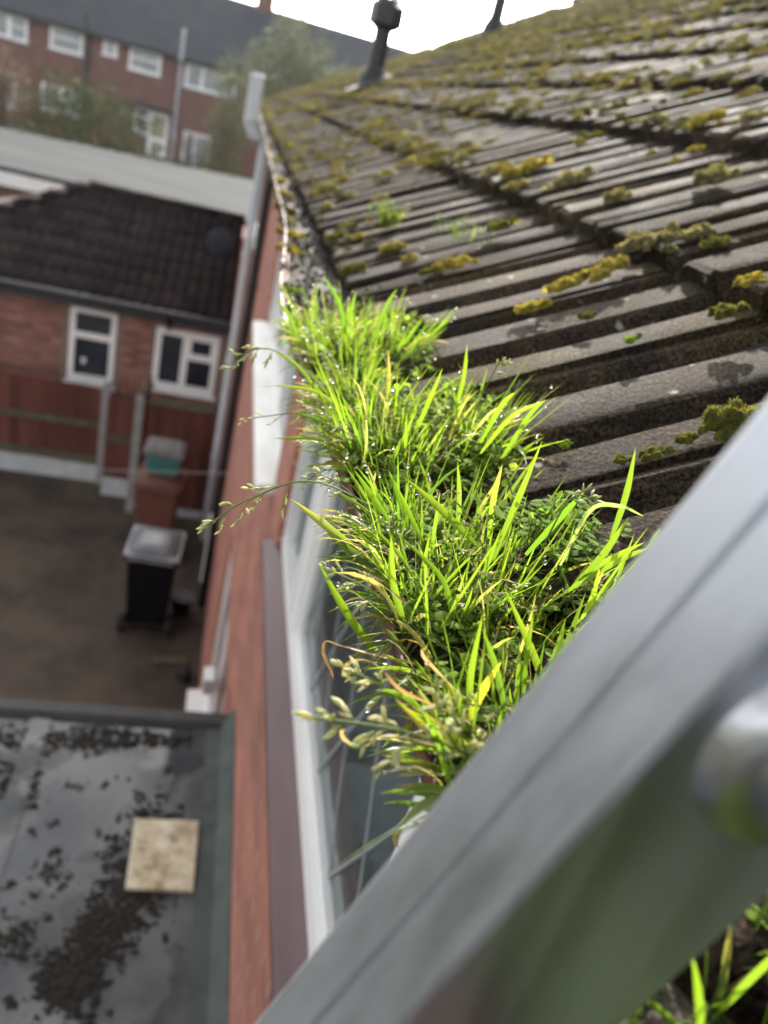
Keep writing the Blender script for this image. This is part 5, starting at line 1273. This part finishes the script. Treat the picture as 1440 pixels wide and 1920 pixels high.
tuft("tall grass tuft with long arching blades in the middle of the gutter", .285, .398, 430, .030, .068, .0010, .0025, 140,
     heroes=[([(720, 1240), (655, 1160), (594, 1052)], .285, 15, 'g'), ([(700, 1060), (620, 995), (544, 935)], .345, 15, 'g'), ([(720, 1075), (650, 1030), (600, 980)], .335, 14, 'g'),
             ([(925, 1050), (960, 960), (1017, 826)], .33, 13, 'g'), ([(1145, 1010), (1172, 930), (1192, 838)], .30, 11, 'g'), ([(1070, 1105), (1125, 1045), (1180, 968)], .275, 13, 'g'),
             ([(1085, 1090), (1140, 1050), (1208, 1017)], .275, 12, 'g'), ([(1060, 1110), (1160, 1050), (1222, 1025)], .27, 10, 'g'), ([(1050, 1060), (1105, 958), (1160, 948), (1207, 968)], .285, 7, 'p'),
             ([(890, 1020), (830, 960), (760, 896)], .34, 13, 'g'), ([(745, 1010), (705, 945), (663, 880)], .36, 13, 'g'), ([(770, 1000), (750, 940), (728, 880)], .36, 11, 'g'),
             ([(856, 1000), (860, 935), (858, 866)], .36, 9, 'g'), ([(915, 1010), (925, 930), (942, 870)], .355, 11, 'g'), ([(985, 1040), (1050, 970), (1100, 916)], .30, 12, 'g'),
             ([(760, 1180), (735, 1090), (733, 1005)], .285, 14, 'g'), ([(850, 1180), (830, 1090), (745, 1000)], .29, 10, 'g'), ([(790, 1010), (765, 960), (740, 905)], .35, 9, 'g'),
             ([(1090, 1160), (1110, 1120), (1125, 1060)], .26, 9, 'g'), ([(870, 1130), (900, 1090), (940, 990)], .30, 10, 'g'), ([(1210, 1040), (1225, 1010), (1238, 990)], .26, 8, 'g')],
     heads=[([(770, 1180), (700, 1110), (612, 1066)], .285, .95, 7, .45), ([(780, 1000), (600, 905), (470, 935), (385, 988)], .38, 1.15, 8, .5), ([(1010, 1040), (1070, 935), (1125, 940)], .30, 1.0, 8, .35), ([(720, 980), (640, 910), (590, 885)], .37, .8, 6, .6)],
     dry=[([(780, 1245), (700, 1228), (640, 1212), (612, 1204), (608, 1225), (620, 1255), (626, 1275)], .26, 8), ([(800, 1290), (740, 1270), (690, 1240), (655, 1245), (645, 1262), (665, 1280)], .255, 9), ([(760, 1130), (700, 1090), (650, 1075)], .285, 9)],
     nhead=24, drops=160, straw=.09, clumps=11, xr=.05)
tuft("broad leafy grass tuft with many dew drops behind the tall one", .462, .60, 920, .028, .062, .0011, .0024, 560,
     heroes=[([(760, 850), (800, 760), (830, 690)], .50, 8, 'g'), ([(720, 780), (728, 720), (728, 655)], .55, 8, 'g'), ([(850, 780), (868, 710), (876, 645)], .52, 8, 'g'), ([(900, 850), (960, 780), (1025, 750)], .45, 8, 'g'),
             ([(640, 770), (590, 735), (515, 722)], .52, 8, 'g'), ([(650, 820), (600, 790), (540, 770)], .50, 8, 'g'), ([(640, 830), (580, 822), (512, 822)], .49, 7, 'g'), ([(900, 830), (940, 760), (965, 735)], .46, 9, 'g'), ([(940, 860), (990, 780), (1022, 750)], .44, 8, 'g'), ([(600, 745), (560, 690), (510, 655)], .55, 7, 'g')],
     heads=[([(640, 760), (540, 670), (478, 655), (432, 690)], .56, 1.15, 7, .45), ([(680, 830), (600, 775), (460, 785)], .50, .9, 6, .7), ([(890, 770), (930, 690), (950, 680)], .48, .8, 6, .4), ([(700, 900), (620, 880), (570, 905)], .45, .9, 6, .5)],
     nhead=44, drops=300, straw=.05, clumps=16, leafz=.04, xr=.055)
tuft("farthest blurred grass tuft at the end of the overgrown gutter", .70, .87, 600, .032, .062, .0012, .0025, 220,
     heroes=[([(650, 640), (635, 570), (605, 515)], .72, 8, 'g'), ([(700, 640), (720, 580), (745, 540)], .70, 7, 'g'), ([(560, 640), (540, 590), (515, 560)], .72, 7, 'g'), ([(640, 650), (655, 590), (668, 545)], .72, 7, 'g')],
     nhead=22, drops=200, straw=.05, clumps=14)
g = GB()
for y0, y1, n_ in ((.25, .30, 60), (.398, .462, 70), (.60, .70, 80)): leafy(g, y0, y1, n_, zup=.022); fill_tuft(g, y0, y1, n_ // 2, .016, .034, .0010, .0020, .2, clumps=4)
tag(g.build("low_weeds", 'weed'), "low sprawling weeds filling the gaps between the grass tufts", "weed", kind="stuff")
# weed on the tiles right of the tall tuft, and the little one up the roof
def roof_weed(label, x, y, n, L, seed, grassy=False, leafn=0):
    p = on_roof(x, y); T = thing("roof_weed", label, "weed", p, group="weeds rooted between tiles"); g = GB(); rg.seed(seed)
    for _ in range(n):
        d = Vector((rg.gauss(0, .5), rg.gauss(0, .5), 1)); free_blade(g, Vector((rg.gauss(0, .008), rg.gauss(0, .008), 0)), d, rg.uniform(.5, 1) * L, rg.uniform(.0016, .003), rg.uniform(0, 1), green(), 6)
    for _ in range(leafn):
        r = Vector((rg.gauss(0, .02), rg.gauss(0, .018), .003)); d = Vector((rg.gauss(0, .6), rg.gauss(0, .6), 1)).normalized(); LL = rg.uniform(.3, 1) * L; g.stem([r, r + d * LL], .0004, (.12, .18, .05))
        for k in range(4):
            q = r + d * LL * (.4 + .2 * k); ld = Vector((rg.gauss(0, 1), rg.gauss(0, 1), rg.uniform(-.2, .6))).normalized(); s_ = ld.cross(Vector((0, 0, 1))).normalized(); ll = rg.uniform(.004, .008); lw = ll * .32; c = mix(rg.choice(GREEN), (.16, .27, .05), .5)
            g.strip([q + ld * ll * t for t in (0, .25, .55, .85, 1)], [lw * w for w in (.15, .8, 1, .55, .05)], [s_] * 5, .2, c, mix(c, (.2, .28, .06), .4))
    g.build("leaves", 'weed', T)
roof_weed("leafy chickweed sprawling onto the wet tile right of the tall grass", 1045, 1010, 0, .022, 31, leafn=60)
roof_weed("small blurred green weed growing between tiles up the roof", 722, 425, 26, .055, 32, leafn=24)
roof_weed("pale leafy weed on the roof beside the orange moss stalk", 862, 452, 6, .035, 33, leafn=20)

# ------------------------------------------------------------------ thin scattering volume, added to imitate a veil of lens glare
mb = MB(); mb.box((-70, -25, -1.2), (70, 75, 11.6)); hz = mb.build("haze", None); hz.data.materials.clear()
m = bpy.data.materials.new("glare_haze"); m.use_nodes = True; t = m.node_tree; t.nodes.clear()
ou = t.nodes.new("ShaderNodeOutputMaterial"); pv = t.nodes.new("ShaderNodeVolumePrincipled"); pv.inputs["Color"].default_value = (.82, .91, 1, 1); pv.inputs["Density"].default_value = 0.0002; pv.inputs["Anisotropy"].default_value = 0.55
t.links.new(pv.outputs[0], ou.inputs["Volume"]); hz.data.materials.append(m); tag(hz, kind="stuff")
